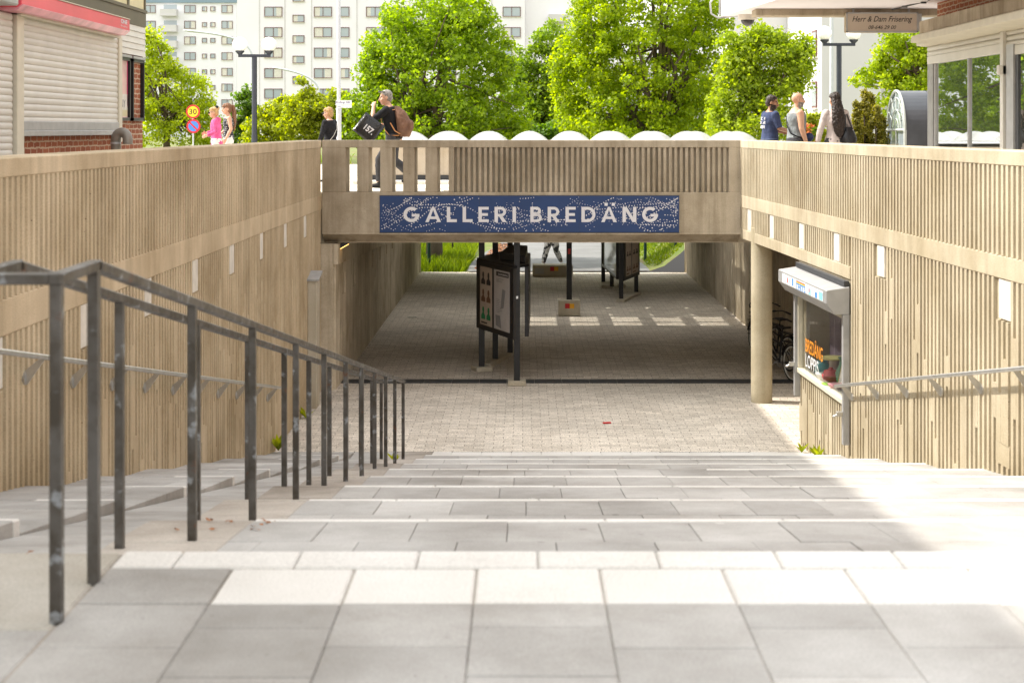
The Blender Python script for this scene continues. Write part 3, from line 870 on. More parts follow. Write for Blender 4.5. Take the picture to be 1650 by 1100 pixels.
# ---------------------------------------------------------------- bicycles in the recess
def bicycle(label, rear, front, z0, basket=True):
    rear, front = Vector((*rear, z0)), Vector((*front, z0))
    L = (front-rear).length; f = (front-rear).normalized(); s = Vector((-f.y, f.x, 0)); up = Vector((0,0,1))
    b = thing('bicycle', label, 'bicycle')
    r = .335
    P = lambda a, h, w=0: rear + f*a + up*h + s*w
    for c, nm in ((0, 'rear'), (L, 'front')):
        w = MB(); w.torus(P(c, r), r-.018, .018, s, 40, 8)
        wo = w.build('wheel', M['black_metal'], b, smooth='all')
        w = MB(); w.torus(P(c, r), r-.045, .013, s, 40, 6); w.build('rim', M['rim'], wo, smooth='all')
        w = MB()
        for k in range(18):
            a = 2*math.pi*k/18
            w.tube([P(c, r), P(c + math.cos(a)*(r-.045), r + math.sin(a)*(r-.045))], .0016, 4)
        w.tube([P(c, r, -.05), P(c, r, .05)], .02, 10)
        w.build('spokes', M['grey_metal'], wo)
    mb = MB(); seat_t = P(.36, .78); bb = P(.46, .29); head = P(L-.22, .82); head2 = P(L-.16, .62)
    for p, q, rr in ((seat_t, bb, .016), (bb, head2, .018), (P(.39,.62), head2+up*.1, .015), (P(0, r, .05), bb+s*.04, .01), (P(0, r, -.05), bb-s*.04, .01), (P(0, r, .05), P(.385,.66), .008), (P(0, r, -.05), P(.385,.66), .008), (head, head2, .019), (head2, P(L, r, .05), .012), (head2, P(L, r, -.05), .012)):
        mb.tube([p, q], rr, 8)
    mb.build('frame', M['black_metal'], b, smooth=True)
    mb = MB(); mb.ell(P(.33, .93), (.05,.05,.03)); mb.prism([P(.18,.93,.09), P(.18,.93,-.09), P(.34,.92,-.05), P(.5,.92,-.015), P(.5,.92,.015), P(.34,.92,.05)], (0,0,.035)); mb.tube([seat_t, P(.335,.92)], .013, 8)
    mb.build('saddle', M['black_metal'], b, bevel=.008)
    mb = MB(); mb.tube([P(L-.42,1.02,.3), P(L-.3,1.05,.24), P(L-.22,1.03,.08), P(L-.22,1.03,-.08), P(L-.3,1.05,-.24), P(L-.42,1.02,-.3)], .012, 8); mb.tube([head, P(L-.22,1.03)], .013, 8)
    mb.tube([P(L-.5,1.0,.32), P(L-.38,1.03,.285)], .018, 8); mb.tube([P(L-.5,1.0,-.32), P(L-.38,1.03,-.285)], .018, 8)
    mb.build('handlebar', M['dark_grey'], b, smooth=True)
    mb = MB()
    for c in (0, L):
        pts = [P(c+math.cos(a)*(r+.025), r+math.sin(a)*(r+.025)) for a in np.linspace(R(15), R(170), 12)]
        mb.tube(pts, [(.004,.028)]*12, 6, ref=tuple(up))
    mb.build('mudguard', M['black_metal'], b)
    mb = MB(); mb.frame(P(-.2,.70,-.07), f*.45, s*.14, up*.015); mb.tube([P(-.12,.7,.05), P(0,r,.05)], .005, 6); mb.tube([P(-.12,.7,-.05), P(0,r,-.05)], .005, 6)
    mb.build('rack', M['black_metal'], b)
    mb = MB(); mb.torus(bb, .085, .006, s, 28, 6); mb.tube([bb-s*.1, bb+s*.1], .015, 8); mb.tube([bb+s*.08, bb+s*.08+f*.15-up*.08], .009, 6); mb.tube([bb-s*.08, bb-s*.08-f*.15+up*.08], .009, 6)
    mb.build('crank', M['grey_metal'], b)
    if basket:
        mb = MB()
        for h in (.72,.80,.90,.98):
            q = [P(L-.06,h,.17), P(L-.06,h,-.17), P(L+.24,h,-.19), P(L+.24,h,.19), P(L-.06,h,.17)]
            mb.tube(q, .005, 5)
        for k in range(9):
            w = -.17+.34*k/8
            mb.tube([P(L+.2,.72,w*.9), P(L+.24,.98,w)], .003, 4); mb.tube([P(L-.06,.72,w*.9), P(L-.06,.98,w)], .003, 4)
        mb.build('basket', M['dark_grey'], b)
bicycle('black bicycle with pale rims parked closest to the shop window', (4.86, 27.95), (4.48, 28.95), FLOOR+.003)
bicycle('black bicycle with a wire basket parked behind the concrete column', (5.0, 29.15), (4.67, 30.1), FLOOR+.003)
bicycle('black bicycle leaning in the recess farthest into the underpass', (4.98, 30.5), (4.72, 31.5), FLOOR+.003, False)

# ---------------------------------------------------------------- notice boards in the underpass
def figure(mb, q, ex, ez, n, w, h, m):
    """bust silhouette: head and shoulders outline printed on a poster"""
    pts = [(-.5,0),(-.48,.3),(-.2,.47),(-.16,.55),(-.24,.68),(-.2,.9),(0,1),(.2,.9),(.24,.68),(.16,.55),(.2,.47),(.48,.3),(.5,0)]
    mb.add([q + ex*(x*w) + ez*(y*h) + n for x, y in pts], [tuple(range(len(pts)))], m)
po_pink = plain('poster_pink', (.44,.36,.30), .6, 0, .05); po_white = plain('poster_white', (.42,.40,.40), .6, 0, .05); ink = plain('poster_ink', (.03,.028,.03), .6); ing = plain('poster_green', (.02,.22,.09), .6); inb = plain('poster_brown', (.14,.07,.04), .6); grey_ink = plain('poster_grey', (.22,.22,.23), .6)
def notice(label, posts, A, B, z0, z1, ztop, extra_panels=(), kind=0, feet=()):
    k = thing('notice_board', label, 'notice board')
    for x, d in posts:
        mb = MB(); mb.box(x-.055, x+.055, d-.055, d+.055, FLOOR+.06, ztop); mb.build('post', M['black_metal'], k, bevel=.005)
    for (A_, B_, kd) in [(A, B, kind)] + list(extra_panels):
        a, b = Vector((*A_, 0)), Vector((*B_, 0)); ex = (b-a).normalized(); L = (b-a).length; n = Vector((ex.y, -ex.x, 0)); ez = Vector((0,0,1))
        if n.y > 0: n = -n
        q = lambda u, z, o=0: a + ex*u + ez*z + n*o
        mb = MB()
        mb.frame(q(-.05, z0, .0), ex*(L+.1), n*.09, ez*(z1-z0)) if kd != 2 else None
        if kd == 2:
            for (u0, u1, p0, p1) in ((0,L,z0,z0+.07),(0,L,z1-.07,z1),(0,.07,z0,z1),(L-.07,L,z0,z1)): mb.frame(q(u0,p0), ex*(u1-u0), n*.09, ez*(p1-p0))
        pan = mb.build('panel', M['black_metal'], k, bevel=.006)
        if kd == 2:
            mb = MB(); mb.frame(q(.07, z0+.07, .04), ex*(L-.14), n*.012, ez*(z1-z0-.14)); mb.build('glass_pane', M['win_glass'], pan); continue
        flip = (ex.x < 0)
        for pi, (u0, u1) in enumerate(((.16, L*.44), (L*.5, L-.12))):
            mb = MB(); mb.frame(q(u0, z0+.1, .091), ex*(u1-u0), n*.004, ez*(z1-z0-.19)); po = mb.build('poster', po_pink if (pi == 0 or kd) else po_white, pan)
            mb = MB(); H = z1-z0-.19; w = u1-u0; e = n*.006
            if pi == 0 or kd:
                cols = [ink, ing, inb] if not kd else [inb, ink, ink]
                for r_ in range(3):
                    for c_ in range(2):
                        figure(mb, q(u0 + w*(.28+.44*c_), z0+.1+H*(.1+.3*r_), .091), ex, ez, e, w*.34, H*(.22 if not kd else .1), [1,2,0][r_] if not kd else r_)
                mb.frame(q(u0+w*.1, z0+.1+H*.03, .0955), ex*w*.5, n*.001, ez*H*.025, 0)
                mb.build('print', cols, po)
            else:
                mb.frame(q(u0+w*.15, z0+.1+H*.90, .0955), ex*w*.8, n*.001, ez*H*.075, 0)
                mb.prism([q(u0+w*x_, z0+.1+H*y_, .0955) for x_, y_ in ((.42,.36),(.62,.38),(.75,.68),(.55,.70))], n*.001, 1)
                mb.prism([q(u0+w*x_, z0+.1+H*y_, .0955) for x_, y_ in ((.12,.06),(.48,.03),(.40,.24),(.10,.24))], n*.001, 1)
                for i in range(12): mb.frame(q(u0+w*.15, z0+.1+H*(.85-.017*i) if i < 4 else z0+.1+H*(.62-.03*i), .0955), ex*w*random.uniform(.15,.5), n*.001, ez*H*.008, 1)
                mb.build('print', [ink, grey_ink], po)
                mb = MB(); add_text(mb, 'GALLERI BREDÄNG', ex, ez, q(u0+w*.58, z0+.1+H*.938, .0972), width=w*.62, height=H*.034, thick=.0005, offset=.01); mb.build('lettering', M['white_print'], po)
    for (x, d, w, l, rz) in feet:
        mb = MB(); rot = Matrix.Rotation(rz, 3, 'Z')
        v = [rot @ Vector((sx*w*(1 if z == 0 else .8), sy*l*(1 if z == 0 else .8), 0)) + Vector((x, d, FLOOR+z)) for z in (0.003, .085) for sx, sy in ((-1,-1),(1,-1),(1,1),(-1,1))]
        mb.add(v, [(0,3,2,1),(4,5,6,7),(0,1,5,4),(1,2,6,5),(2,3,7,6),(3,0,4,7)]); mb.build('foot', M['block'], k, bevel=.006)
    return k
A1, B1, C1 = (-.77, 29.25), (-.10, 27.62), (-.25, 31.2)
k1 = notice('tall black notice board with portrait poster and map poster nearest the stairs', [A1, B1, C1, (-.53, 30.2)], A1, B1, -3.74, -2.47, -1.3, [], 0,
       [(B1[0], B1[1], .2, .2, 0), (A1[0], A1[1], .2, .2, .4), (-.5, 30.3, .12, .95, -.25)])
mb = MB(); mb.prism([(-.86,29.2,-2.47),(-.14,27.5,-2.47),(.12,27.9,-2.47),(.1,31.0,-2.47),(-.3,31.3,-2.47)], (0,0,.05)); mb.build('cap', M['black_metal'], k1, bevel=.006)
mb = MB(); mb.prism([(-.42,28.7,-2.42),(.05,27.95,-2.42),(.10,30.4,-2.42),(-.25,30.7,-2.42)], (0,0,.14)); mb.build('top_box', M['dark_grey'], k1, bevel=.01)
mb = MB(); mb.frame((.04, 27.8, -3.72), (.07,0,0), (.05,3.2,0), (0,0,1.25)); mb.build('panel', M['black_metal'], k1, bevel=.006)
mb = MB(); mb.frame((B1[0]-.03, B1[1]-.0575, -3.02), (.05,0,.012), (0,-.002,0), (0,0,.045)); mb.build('sticker', cw, k1)
A2, B2, C2 = (2.36, 45.4), (2.60, 40.9), (3.12, 42.6)
notice('black notice board with a glazed side at the far end of the underpass', [A2, B2, C2, (2.55,44.3), (2.85,44.8)], B2, C2, -4.0, -2.5, -1.6, [((2.40,45.3), (2.58,41.3), 2)], 1,
       [(2.86, 41.75, .14, 1.3, -.28), (2.45, 45.0, .2, .8, -.05), (2.85, 44.7, .14, .14, 0)])

red = plain('red_paint', (.55,.015,.02), .5); yel = plain('yellow_paint', (.85,.42,.01), .5)
sp_ = thing('sign_pole', 'black pole standing in a square concrete block with a red and yellow mark', 'pole')
mb = MB(); mb.box(.875, 1.40, 37.7, 38.2, FLOOR+.003, -4.16); mb.build('base_block', M['block'], sp_, bevel=.015)
mb = MB(); mb.box(1.075, 1.205, 37.88, 38.01, -4.17, -1.3); mb.build('pole', M['black_metal'], sp_, bevel=.005)
for x, c in ((1.035, red), (1.145, yel)):
    mb = MB(); mb.box(x, x+.11, 37.694, 37.702, -4.355, -4.24); mb.build('mark', c, sp_)
mb = MB(); mb.box(1.11, 1.17, 37.872, 37.881, -3.05, -2.92); mb.build('sticker', cr, sp_)
bl = thing('concrete_block', 'long low concrete block with a red and yellow mark at the underpass exit', 'block')
mb = MB(); mb.box(.31, 1.55, 47.8, 48.5, FLOOR+.003, -4.2); mb.build('body', M['block'], bl, bevel=.02)
for x, c in ((.85, red), (.975, yel)):
    mb = MB(); mb.box(x, x+.125, 47.792, 47.802, -4.37, -4.24); mb.build('mark', c, bl)
mb = MB(); mb.box(.37, .66, 47.792, 47.802, -4.46, -4.28); mb.build('name_plate', M['grey_metal'], bl)

# ---------------------------------------------------------------- skylight over the underpass
sk = thing('skylight', 'long pale skylight box on the bridge deck topped with rows of white domes', 'skylight')
SXa, SXb, SD0, SD1 = -3.36, 6.1, 32.0, 42.0
mb = MB()
mb.box(SXa, SXb, SD0, SD0+.15, -.95, -.30); mb.box(SXa, SXb, SD1-.15, SD1, DECK, -.30); mb.box(SXa, SXa+.15, SD0+.15, SD1-.15, DECK, -.30); mb.box(SXb-.15, SXb, SD0+.15, SD1-.15, DECK, -.30)
wm = concrete('panel_concrete', (.52,.46,.38), .2, .35, .3)
mb.build('side_wall', wm, sk, bevel=.006)
mb = MB(); mb.box(SXa-.02, SXb, SD0-.02, SD0+.14, DECK+.06, -.955); mb.build('dark_base', M['dark_grey'], sk)
mb = MB(); mb.box(SXa-.1, SXb, SD0-.45, SD0-.03, DECK, DECK+.07); mb.build('step', M['white_slab'], sk, bevel=.01)
cx = [-2.83 + 1.0*i for i in range(9)]; rows = [(36.55, 38.25), (38.55, 40.25)]
xs = [SXa] + [v for c in cx for v in (c-.36, c+.36)] + [SXb]
ys = [SD0, 36.6, 37.12, 37.3, 38.2, 38.62, 40.18, SD1]
mb = MB()
for i in range(len(xs)-1):
    for j in range(len(ys)-1):
        if i % 2 == 1 and j % 2 == 1: continue
        mb.box(xs[i], xs[i+1], ys[j], ys[j+1], -.37, -.299)
mb.build('roof', M['grey_metal'], sk)
md = bpy.data.materials.new('dome_acrylic'); md.use_nodes = True; nt = md.node_tree; nt.nodes.clear()
out = nt.nodes.new('ShaderNodeOutputMaterial'); p = N(nt, 'ShaderNodeBsdfPrincipled', Roughness=.12); p.inputs['Base Color'].default_value = (.66,.66,.65,1)
tr = nt.nodes.new('ShaderNodeBsdfTransparent'); tr.inputs[0].default_value = (.95,.95,.93,1); mx = nt.nodes.new('ShaderNodeMixShader'); mx.inputs[0].default_value = .5
nt.links.new(p.outputs[0], mx.inputs[1]); nt.links.new(tr.outputs[0], mx.inputs[2]); nt.links.new(mx.outputs[0], out.inputs[0])
tl = nt.nodes.new('ShaderNodeBsdfTranslucent'); tl.inputs[0].default_value = (.9,.9,.88,1)
m2 = nt.nodes.new('ShaderNodeMixShader'); m2.inputs[0].default_value = .5; nt.links.new(p.outputs[0], m2.inputs[1]); nt.links.new(tl.outputs[0], m2.inputs[2]); nt.links.new(m2.outputs[0], mx.inputs[1])
md2 = bpy.data.materials.new('dome_opal'); md2.use_nodes = True; nt = md2.node_tree; nt.nodes.clear()
out = nt.nodes.new('ShaderNodeOutputMaterial'); p = N(nt, 'ShaderNodeBsdfPrincipled', Roughness=.12); p.inputs['Base Color'].default_value = (.7,.7,.68,1)
tl = nt.nodes.new('ShaderNodeBsdfTranslucent'); tl.inputs[0].default_value = (.95,.95,.93,1); mx = nt.nodes.new('ShaderNodeMixShader'); mx.inputs[0].default_value = .42
nt.links.new(p.outputs[0], mx.inputs[1]); nt.links.new(tl.outputs[0], mx.inputs[2]); nt.links.new(mx.outputs[0], out.inputs[0])
for r0, r1 in rows:
    for c in cx:
        mb = MB(); n, kk = 20, 6; cy_ = (r0+r1)/2; ry = (r1-r0)/2
        v = []
        for i in range(kk+1):
            t = i/kk*math.pi/2
            for j in range(n):
                a = 2*math.pi*j/n
                ca, sa = math.cos(a), math.sin(a)
                ex = 2/2.35
                q_ = 1 - i/kk; v.append((c + math.copysign(abs(ca)**ex, ca)*.468*q_, cy_ + math.copysign(abs(sa)**ex, sa)*ry*q_, -.285 + .235*(1-q_*q_)))
        f = [(i*n+j, i*n+(j+1)%n, (i+1)*n+(j+1)%n, (i+1)*n+j) for i in range(kk) for j in range(n)]
        mb.add(v, f); mb.box(c-.49, c+.49, r0-.02, r0+.05, -.30, -.275)
        mb.build('dome', md if r0 < 38 else md2, sk, smooth='all')

# ---------------------------------------------------------------- lamps, poles and road signs
def globe_lamp(label, p):
    o = thing('globe_lamp', label, 'street lamp', p, 0, 'twin globe lamps')
    h = 2.36 - p[2]
    mb = MB(); mb.tube([(0,0,-.3),(0,0,h-.05)], .085, 12); mb.tube([(0,0,-.3),(0,0,1.0)], .10, 12); mb.build('post', M['lamp_post'], o, smooth=True)
    mb = MB(); mb.box(-.52, .52, -.045, .045, h-.05, h+.045); mb.build('crossbar', M['lamp_post'], o, bevel=.01)
    for s in (-1, 1):
        mb = MB(); mb.lathe([(.06,0),(.14,.08),(.15,.11)], (s*.47,0,h+.04), 16); mb.build('collar', M['lamp_post'], o, smooth=True)
        mb = MB(); mb.ell((s*.47,0,h+.36), (.238,.238,.238), 24, 14); mb.build('globe', M['globe'], o, smooth='all')
    return o
globe_lamp('dark lamp post with two white globes in front of the apartment block', (-8.64, 50, -1.2))
q = globe_lamp('dark lamp post with two white globes behind the hairdresser sign', (10.2, 50, -1.2))
for s_ in list(q.children): s_.location.z += .36
def street_light(label, d, px, top, head, base=-1.6):
    o = thing('street_light', label, 'street light')
    P = at(px, 208, d); T_ = at(px, top[1], d); Hd = at(head[0], head[1], d)
    e = at(px, top[1]-18, d)
    mb = MB()
    c = [(P.x, d, base), (P.x, d, T_.z)]
    B0 = Vector((P.x, d, T_.z)); B2 = Hd; B1 = Vector((P.x, d, T_.z + (Hd.z-T_.z)*.55 + abs(Hd.x-P.x)*.12))
    arm = [B0*(1-t)**2 + B1*(2*t*(1-t)) + B2*t*t for t in np.linspace(0, 1, 12)]
    r = .0016*d/2
    mb.tube(c + arm[1:], [r*1.25, r] + [r*.8]*11, 8); mb.build('pole', M['pale_pole'], o, smooth=True)
    dx = (Hd - arm[-2]).normalized()
    mb = MB(); mb.tube([Hd - dx*.05, Hd + dx*.3, Hd + dx*.75, Hd + dx*.85], [.05, (.16,.06), (.15,.05), .03], 10, ref=(0,1,0)); mb.build('lamp_head', M['pale_pole'], o, smooth=True)
street_light('curved arm street light reaching over the left tree beside the globe lamp', 80, 406, (406, 92), (322, 52))
street_light('smaller curved arm street light standing behind the yellow bushes', 130, 514, (514, 150), (456, 112))
street_light('distant pale street light rising out of the leaves of the left tree', 130, 290, (290, 160), (325, 139))
o = thing('street_light', 'thin grey pole right behind the globe lamp post on the right', 'pole', at(1340, 208, 70)); 
mb = MB(); mb.tube([(0,0,-2),(0,0,3),(0,0,8)], [.11,.09,.07], 10); mb.tube([(0,0,8),(-.4,0,8.3),(-1.4,0,8.45)], .05, 8); mb.build('pole', M['pale_pole'], o, smooth=True)
mb = MB(); mb.tube([(-1.3,0,8.43),(-2.1,0,8.5)], [.06,.15], 10); mb.build('lamp_head', M['pale_pole'], o, smooth=True)
po = thing('street_sign_pole', 'tall pale pole with a small white street name sign', 'pole', at(546, 208, 40))
mb = MB(); mb.tube([(0,0,-1.15),(0,0,.5)], .067, 14); mb.tube([(0,0,.5),(0,0,6.5)], [.05,.045], 14); mb.tube([(0,0,.49),(0,0,.53)], .072, 14); mb.build('pole', M['pale_pole'], po, smooth=True)
mb = MB(); mb.box(-.07,.34,-.085,-.07,.62,.735); mb.box(-.05,.34,-.085,-.07,.545,.612); pn = mb.build('name_plate', plain('white_enamel', (.8,.8,.82), .35, 0, .02), po)
mb = MB(); add_text(mb, 'Bredängs Allé', (1,0,0), (0,0,1), (.115,-.087,.68), width=.35, height=.075, thick=.001, offset=.005); npr = plain('navy_print', (.05,.06,.2), .5); mb.build('lettering', npr, pn); mb = MB(); add_text(mb, 'Allé  7', (1,0,0), (0,0,1), (.05,-.087,.578), width=.15, height=.04, thick=.001); mb.build('lettering', npr, pn)
rs = thing('road_sign', 'round speed limit sign above a round no parking sign on one post', 'road sign', at(311, 208, 50))
mb = MB(); mb.tube([(0,.05,-1.4),(0,.05,1.0)], .035, 10); mb.build('post', M['pale_pole'], rs, smooth=True)
def disc(mb, x, z, r, y, m): mb.add([(x+r*math.cos(2*math.pi*k/40), y, z+r*math.sin(2*math.pi*k/40)) for k in range(40)], [tuple(range(40))], m)
sred = plain('sign_red', (.62,.02,.03), .4, 0, .03); syel = plain('sign_yellow', (.90,.62,.02), .4, 0, .03); sblu = plain('sign_blue', (.06,.22,.62), .4, 0, .03)
mb = MB(); mb.tube([(0,-.012,.76),(0,.012,.76)], .305, 40); disc(mb, 0, .76, .30, -.0125, 0); disc(mb, 0, .76, .232, -.0135, 1)
f1 = mb.build('speed_plate', [sred, syel], rs)
mb = MB(); add_text(mb, '30', (1,0,0), (0,0,1), (0,-.0145,.76), width=.33, height=.25, thick=.001, offset=.01); mb.build('lettering', M['black_metal'], f1)
mb = MB(); mb.tube([(.02,-.012,.12),(.02,.012,.12)], .305, 40); disc(mb, .02, .12, .30, -.0125, 0); disc(mb, .02, .12, .225, -.0135, 1)
c45 = math.cos(R(45)); mb.add([(.02-.17-.025, -.0145, .12+.17-.025), (.02-.17+.025, -.0145, .12+.17+.025), (.02+.17+.025, -.0145, .12-.17+.025), (.02+.17-.025, -.0145, .12-.17-.025)], [(0,3,2,1)], 0)
mb.build('no_parking_plate', [sred, sblu], rs)
for q_ in [rs]: q_.scale = (.735,)*3
bs_ = thing('street_sign', 'small blue sign half hidden behind the conifers', 'sign', at(1373, 208, 60))
mb = MB(); mb.tube([(0,.03,-1.3),(0,.03,.3)], .03, 8); mb.build('post', M['pale_pole'], bs_)
mb = MB(); mb.box(-.42,.42,-.01,.01,-.2,.3); pb = mb.build('panel', plain('petrol_panel', (.05,.16,.22), .4), bs_)
mb = MB(); add_text(mb, '24-8', (1,0,0), (0,0,1), (0,-.012,.16), height=.12, width=.5, thick=.001, offset=.01); mb.build('lettering', M['white_print'], pb); mb = MB(); add_text(mb, 'FF', (1,0,0), (0,0,1), (0,-.012,-.06), height=.14, width=.3, thick=.001, offset=.01); mb.build('lettering', M['white_print'], pb)

wr = thing('wrapper', 'small flattened red wrapper lying on the paving below the stairs', 'litter', (1.3, 24.0, FLOOR+.006), .4)
mb = MB(); mb.prism([(-.07,-.03,0),(.06,-.04,0),(.08,.03,0),(-.05,.04,0)], (0,0,.012)); mb.build('paper', red, wr)
wr = thing('paper_scrap', 'white scrap of paper on the underpass floor near its left wall', 'litter', (-2.67, 37.5, FLOOR+.006), .2)
mb = MB(); mb.prism([(-.11,-.06,0),(.10,-.08,0),(.12,.06,0),(-.08,.08,0)], (0,0,.015)); mb.build('paper', M['plate'], wr)
# ---------------------------------------------------------------- left shop building
LB = thing('shop_building', 'red brick shop building with closed roller shutters on the left', 'building')
FX = -6.3; LD0, LD1 = -7.0, 25.73
def slats(mb, x, y0, y1, z0, z1, pitch, depth, out):
    """roller shutter curtain of curved slats on a plane x = const, bulging towards +out"""
    n = max(1, round((z1-z0)/pitch)); h = (z1-z0)/n
    for i in range(n):
        za = z0 + i*h
        pr = [(0, za), (depth*.7, za+h*.12), (depth, za+h*.4), (depth, za+h*.62), (depth*.55, za+h*.9), (0, za+h), (-.012, za+h), (-.012, za)]
        mb.prism([(x+out*p, y0, z) for p, z in pr], (0, y1-y0, 0))
mb = MB(); mb.box(FX-8, FX, LD0, LD1, -1.6, 1.62); mb.build('brick_wall', M['brick'], LB)
mb = MB(); mb.box(FX-8, FX+.02, LD0, LD1+.02, 1.90, 3.5); mb.box(FX-8, FX+.08, LD0, 28.6, 3.5, 8.4); mb.build('upper_wall_shade_overhang', M['cream'], LB)  # unseen overhang past the corner, added to shade the lower paving
mb = MB(); mb.box(FX-.2, FX+.05, LD0, LD1+.03, 1.68, 1.91); mb.build('fascia', M['olive'], LB, bevel=.006)
mb = MB(); mb.box(FX, FX+.07, LD0, LD1+.04, 1.91, 1.96); mb.box(FX+.02, FX+.04, LD0, LD1, 1.96, 3.4, 1)
for d in (LD1-.05, 24.6, 22.2, 19.8, 17.4): mb.box(FX+.02, FX+.06, d-.04, d+.04, 1.96, 3.4)
for z in (2.2, 2.6): mb.box(FX+.03, FX+.05, 24.65, LD1-.1, z, z+.03)
mb.build('upper_glazing', [M['olive'], M['panel_yellow']], LB)
sh = MB(); slats(sh, FX+.09, 19.15, 23.75, -.02, 1.39, .083, .014, 1); sh.build('shutter', M['shutter'], LB, smooth=True)
sh = MB(); slats(sh, FX+.09, 12.0, 18.85, -1.0, 1.40, .083, .014, 1); sh.build('shutter', M['shutter'], LB, smooth=True)
sh = MB(); sh.box(FX+.07, FX+.14, 19.15, 23.75, -.09, -.02); sh.box(FX+.07, FX+.125, 19.15, 23.75, -.02, .1); sh.build('shutter_foot', M['grey_metal'], LB, bevel=.006)
for q_ in ((FX, FX+.13, 23.75, 23.93, -.2, 1.42), (FX, FX+.15, 18.9, 19.15, -1.1, 1.45)):
    mb = MB(); mb.box(*q_); mb.build('shutter_guide', M['cream'], LB, bevel=.008)
mb = MB(); mb.box(FX, FX+.2, 18.9, 23.6, 1.38, 1.44); mb.build('shutter_head', M['cream'], LB, bevel=.01)
mb = MB(); mb.box(FX, FX+.36, 13.0, 18.3, 1.45, 1.9); mb.build('shutter_case', M['grey_metal'], LB, bevel=.02)
# corner slats above the poster panels
sh = MB()
for i in range(5): sh.prism([(FX+.005, 23.95, 1.19+i*.098), (FX+.045, 23.95, 1.19+i*.098), (FX+.03, 23.95, 1.285+i*.098), (FX+.005, 23.95, 1.288+i*.098)], (0, LD1+.03-23.95, 0))
sh.build('slat_cladding', M['shutter'], LB)
aw = thing('awning_box', 'coral red long sign box above the roller shutter', 'awning')
mb = MB(); pr = [(FX+.02,1.445),(FX+.30,1.445),(FX+.36,1.48),(FX+.36,1.645),(FX+.06,1.665)]
mb.prism([(x, 18.4, z) for x, z in pr], (0, 5.06, 0)); mb.build('box', M['pink'], aw, bevel=.008)
mb = MB(); mb.prism([(FX+.29, 18.42, 1.41), (FX+.02, 18.42, 1.41), (FX+.02, 18.42, 1.443), (FX+.30, 18.42, 1.443), (FX+.362, 18.42, 1.482), (FX+.372, 18.42, 1.475)], (0, 5.02, 0)); mb.build('lip', M['pink_pale'], aw)
mb = MB(); mb.prism([(FX+.06, 18.4, 1.667), (FX+.37, 18.4, 1.647), (FX+.37, 18.4, 1.66), (FX+.06, 18.4, 1.68)], (0, 5.06, 0)); mb.build('trim', M['cream'], aw)
mb = MB(); add_text(mb, 'ONE', (0,1,0), (0,0,1), (FX+.3615, 23.12, 1.595), width=.36, height=.065, thick=.002, offset=.03); mb.build('lettering', M['white_print'], aw); mb = MB(); add_text(mb, 'Bredäng', (0,1,0), (0,0,1), (FX+.3615, 23.12, 1.525), width=.36, height=.03, thick=.002); mb.build('lettering', M['white_print'], aw)
for d0, d1, poster in ((24.02, 24.72, True), (24.88, 25.62, False)):
    mb = MB()
    for a in ((d0,d0+.05,.13,1.13),(d1-.05,d1,.13,1.13),(d0,d1,1.08,1.13),(d0,d1,.13,.18)): mb.box(FX, FX+.06, *a)
    o = thing('poster_frame', 'black poster case holding a pale pink poster beside the shutter' if poster else 'empty black poster frame on the brick at the building corner', 'poster case')
    mb.build('frame', M['black_metal'], o, bevel=.004)
    mb = MB(); mb.box(FX, FX+.07, d0-.02, d1+.02, 1.13, 1.17); mb.build('hood', M['grey_metal'], o)
    if poster:
        mb = MB(); mb.box(FX, FX+.02, d0+.05, d1-.05, .18, 1.08); pz = mb.build('poster', plain('poster_blush', (.66,.44,.40), .5, 0, .3, 1.5), o)
        mb = MB(); mb.box(FX+.02, FX+.022, d0+.06, d1-.06, .30, .55, 0); mb.box(FX+.02, FX+.022, d0+.08, d1-.08, .2, .3, 1); mb.box(FX+.02, FX+.022, d1-.09, d1-.05, .35, 1.08, 2); mb.build('print', [M['plate'], M['panel_yellow'], plain('magenta', (.6,.04,.18), .5)], pz)
        mb = MB()
        add_text(mb, 'NY', (0,1,0), (0,0,1), (FX+.0235, d0+.35, .40), width=.3, height=.12, thick=.001, offset=.01)
        mb.build('lettering', grey_ink, pz)
vp = thing('vent_pipe', 'grey gooseneck vent pipe standing behind the left wall', 'pipe', (-5.95, 22.7, DECK))
mb = MB()
pts = [(0,0,0),(0,0,.96)] + [(.095-.095*math.cos(a), -.02*a, .96+.11*math.sin(a)) for a in np.linspace(.2, math.pi, 12)] + [(.19,-.065,.90)]
mb.tube(pts, .072, 18); mb.build('pipe', plain('zinc', (.24,.22,.19), .5, .5, .2, 3), vp, smooth=True)
mb = MB(); mb.tube([(0,0,.90),(0,0,.93)], .078, 18); mb.build('collar', M['grey_metal'], vp, smooth=True)

# ---------------------------------------------------------------- right shop building with its canopy
RB = thing('shop_building', 'glazed hairdresser shop under a concrete canopy on the right', 'building')
GX, RD1, RD0 = 7.0, 26.8, 6.0
mb = MB(); mb.box(GX+.12, GX+11, RD0, 22.2, -1.3, -.62); mb.box(GX+.12, GX+11, 22.2, RD1, -1.3, -.62); mb.box(GX+.15, GX+11, RD0, RD1-.05, 1.6, 8.5); mb.build('brick_wall', M['brick'], RB)
mb = MB(); mb.box(GX+3, GX+3.1, RD0, RD1-.1, -1.2, 1.6); mb.box(GX+.1, GX+11, RD1-.2, RD1-.02, -1.2, 1.6); mb.build('inner_wall', M['render_grey'], RB)
def glaz(d0, d1, z0, z1):
    mb = MB(); mb.box(GX+.03, GX+.045, d0, d1, z0, z1); mb.build('glass_pane', M['shop_glass'], RB)
glaz(24.42, 26.33, -.62, 1.15); glaz(22.55, 24.36, -.62, 1.15)
mb = MB()
for d in (26.36, 24.39, 22.52): mb.box(GX, GX+.1, d-.03, d+.03, -.62, 1.2)
mb.box(GX, GX+.1, 22.5, 26.4, -.68, -.62)
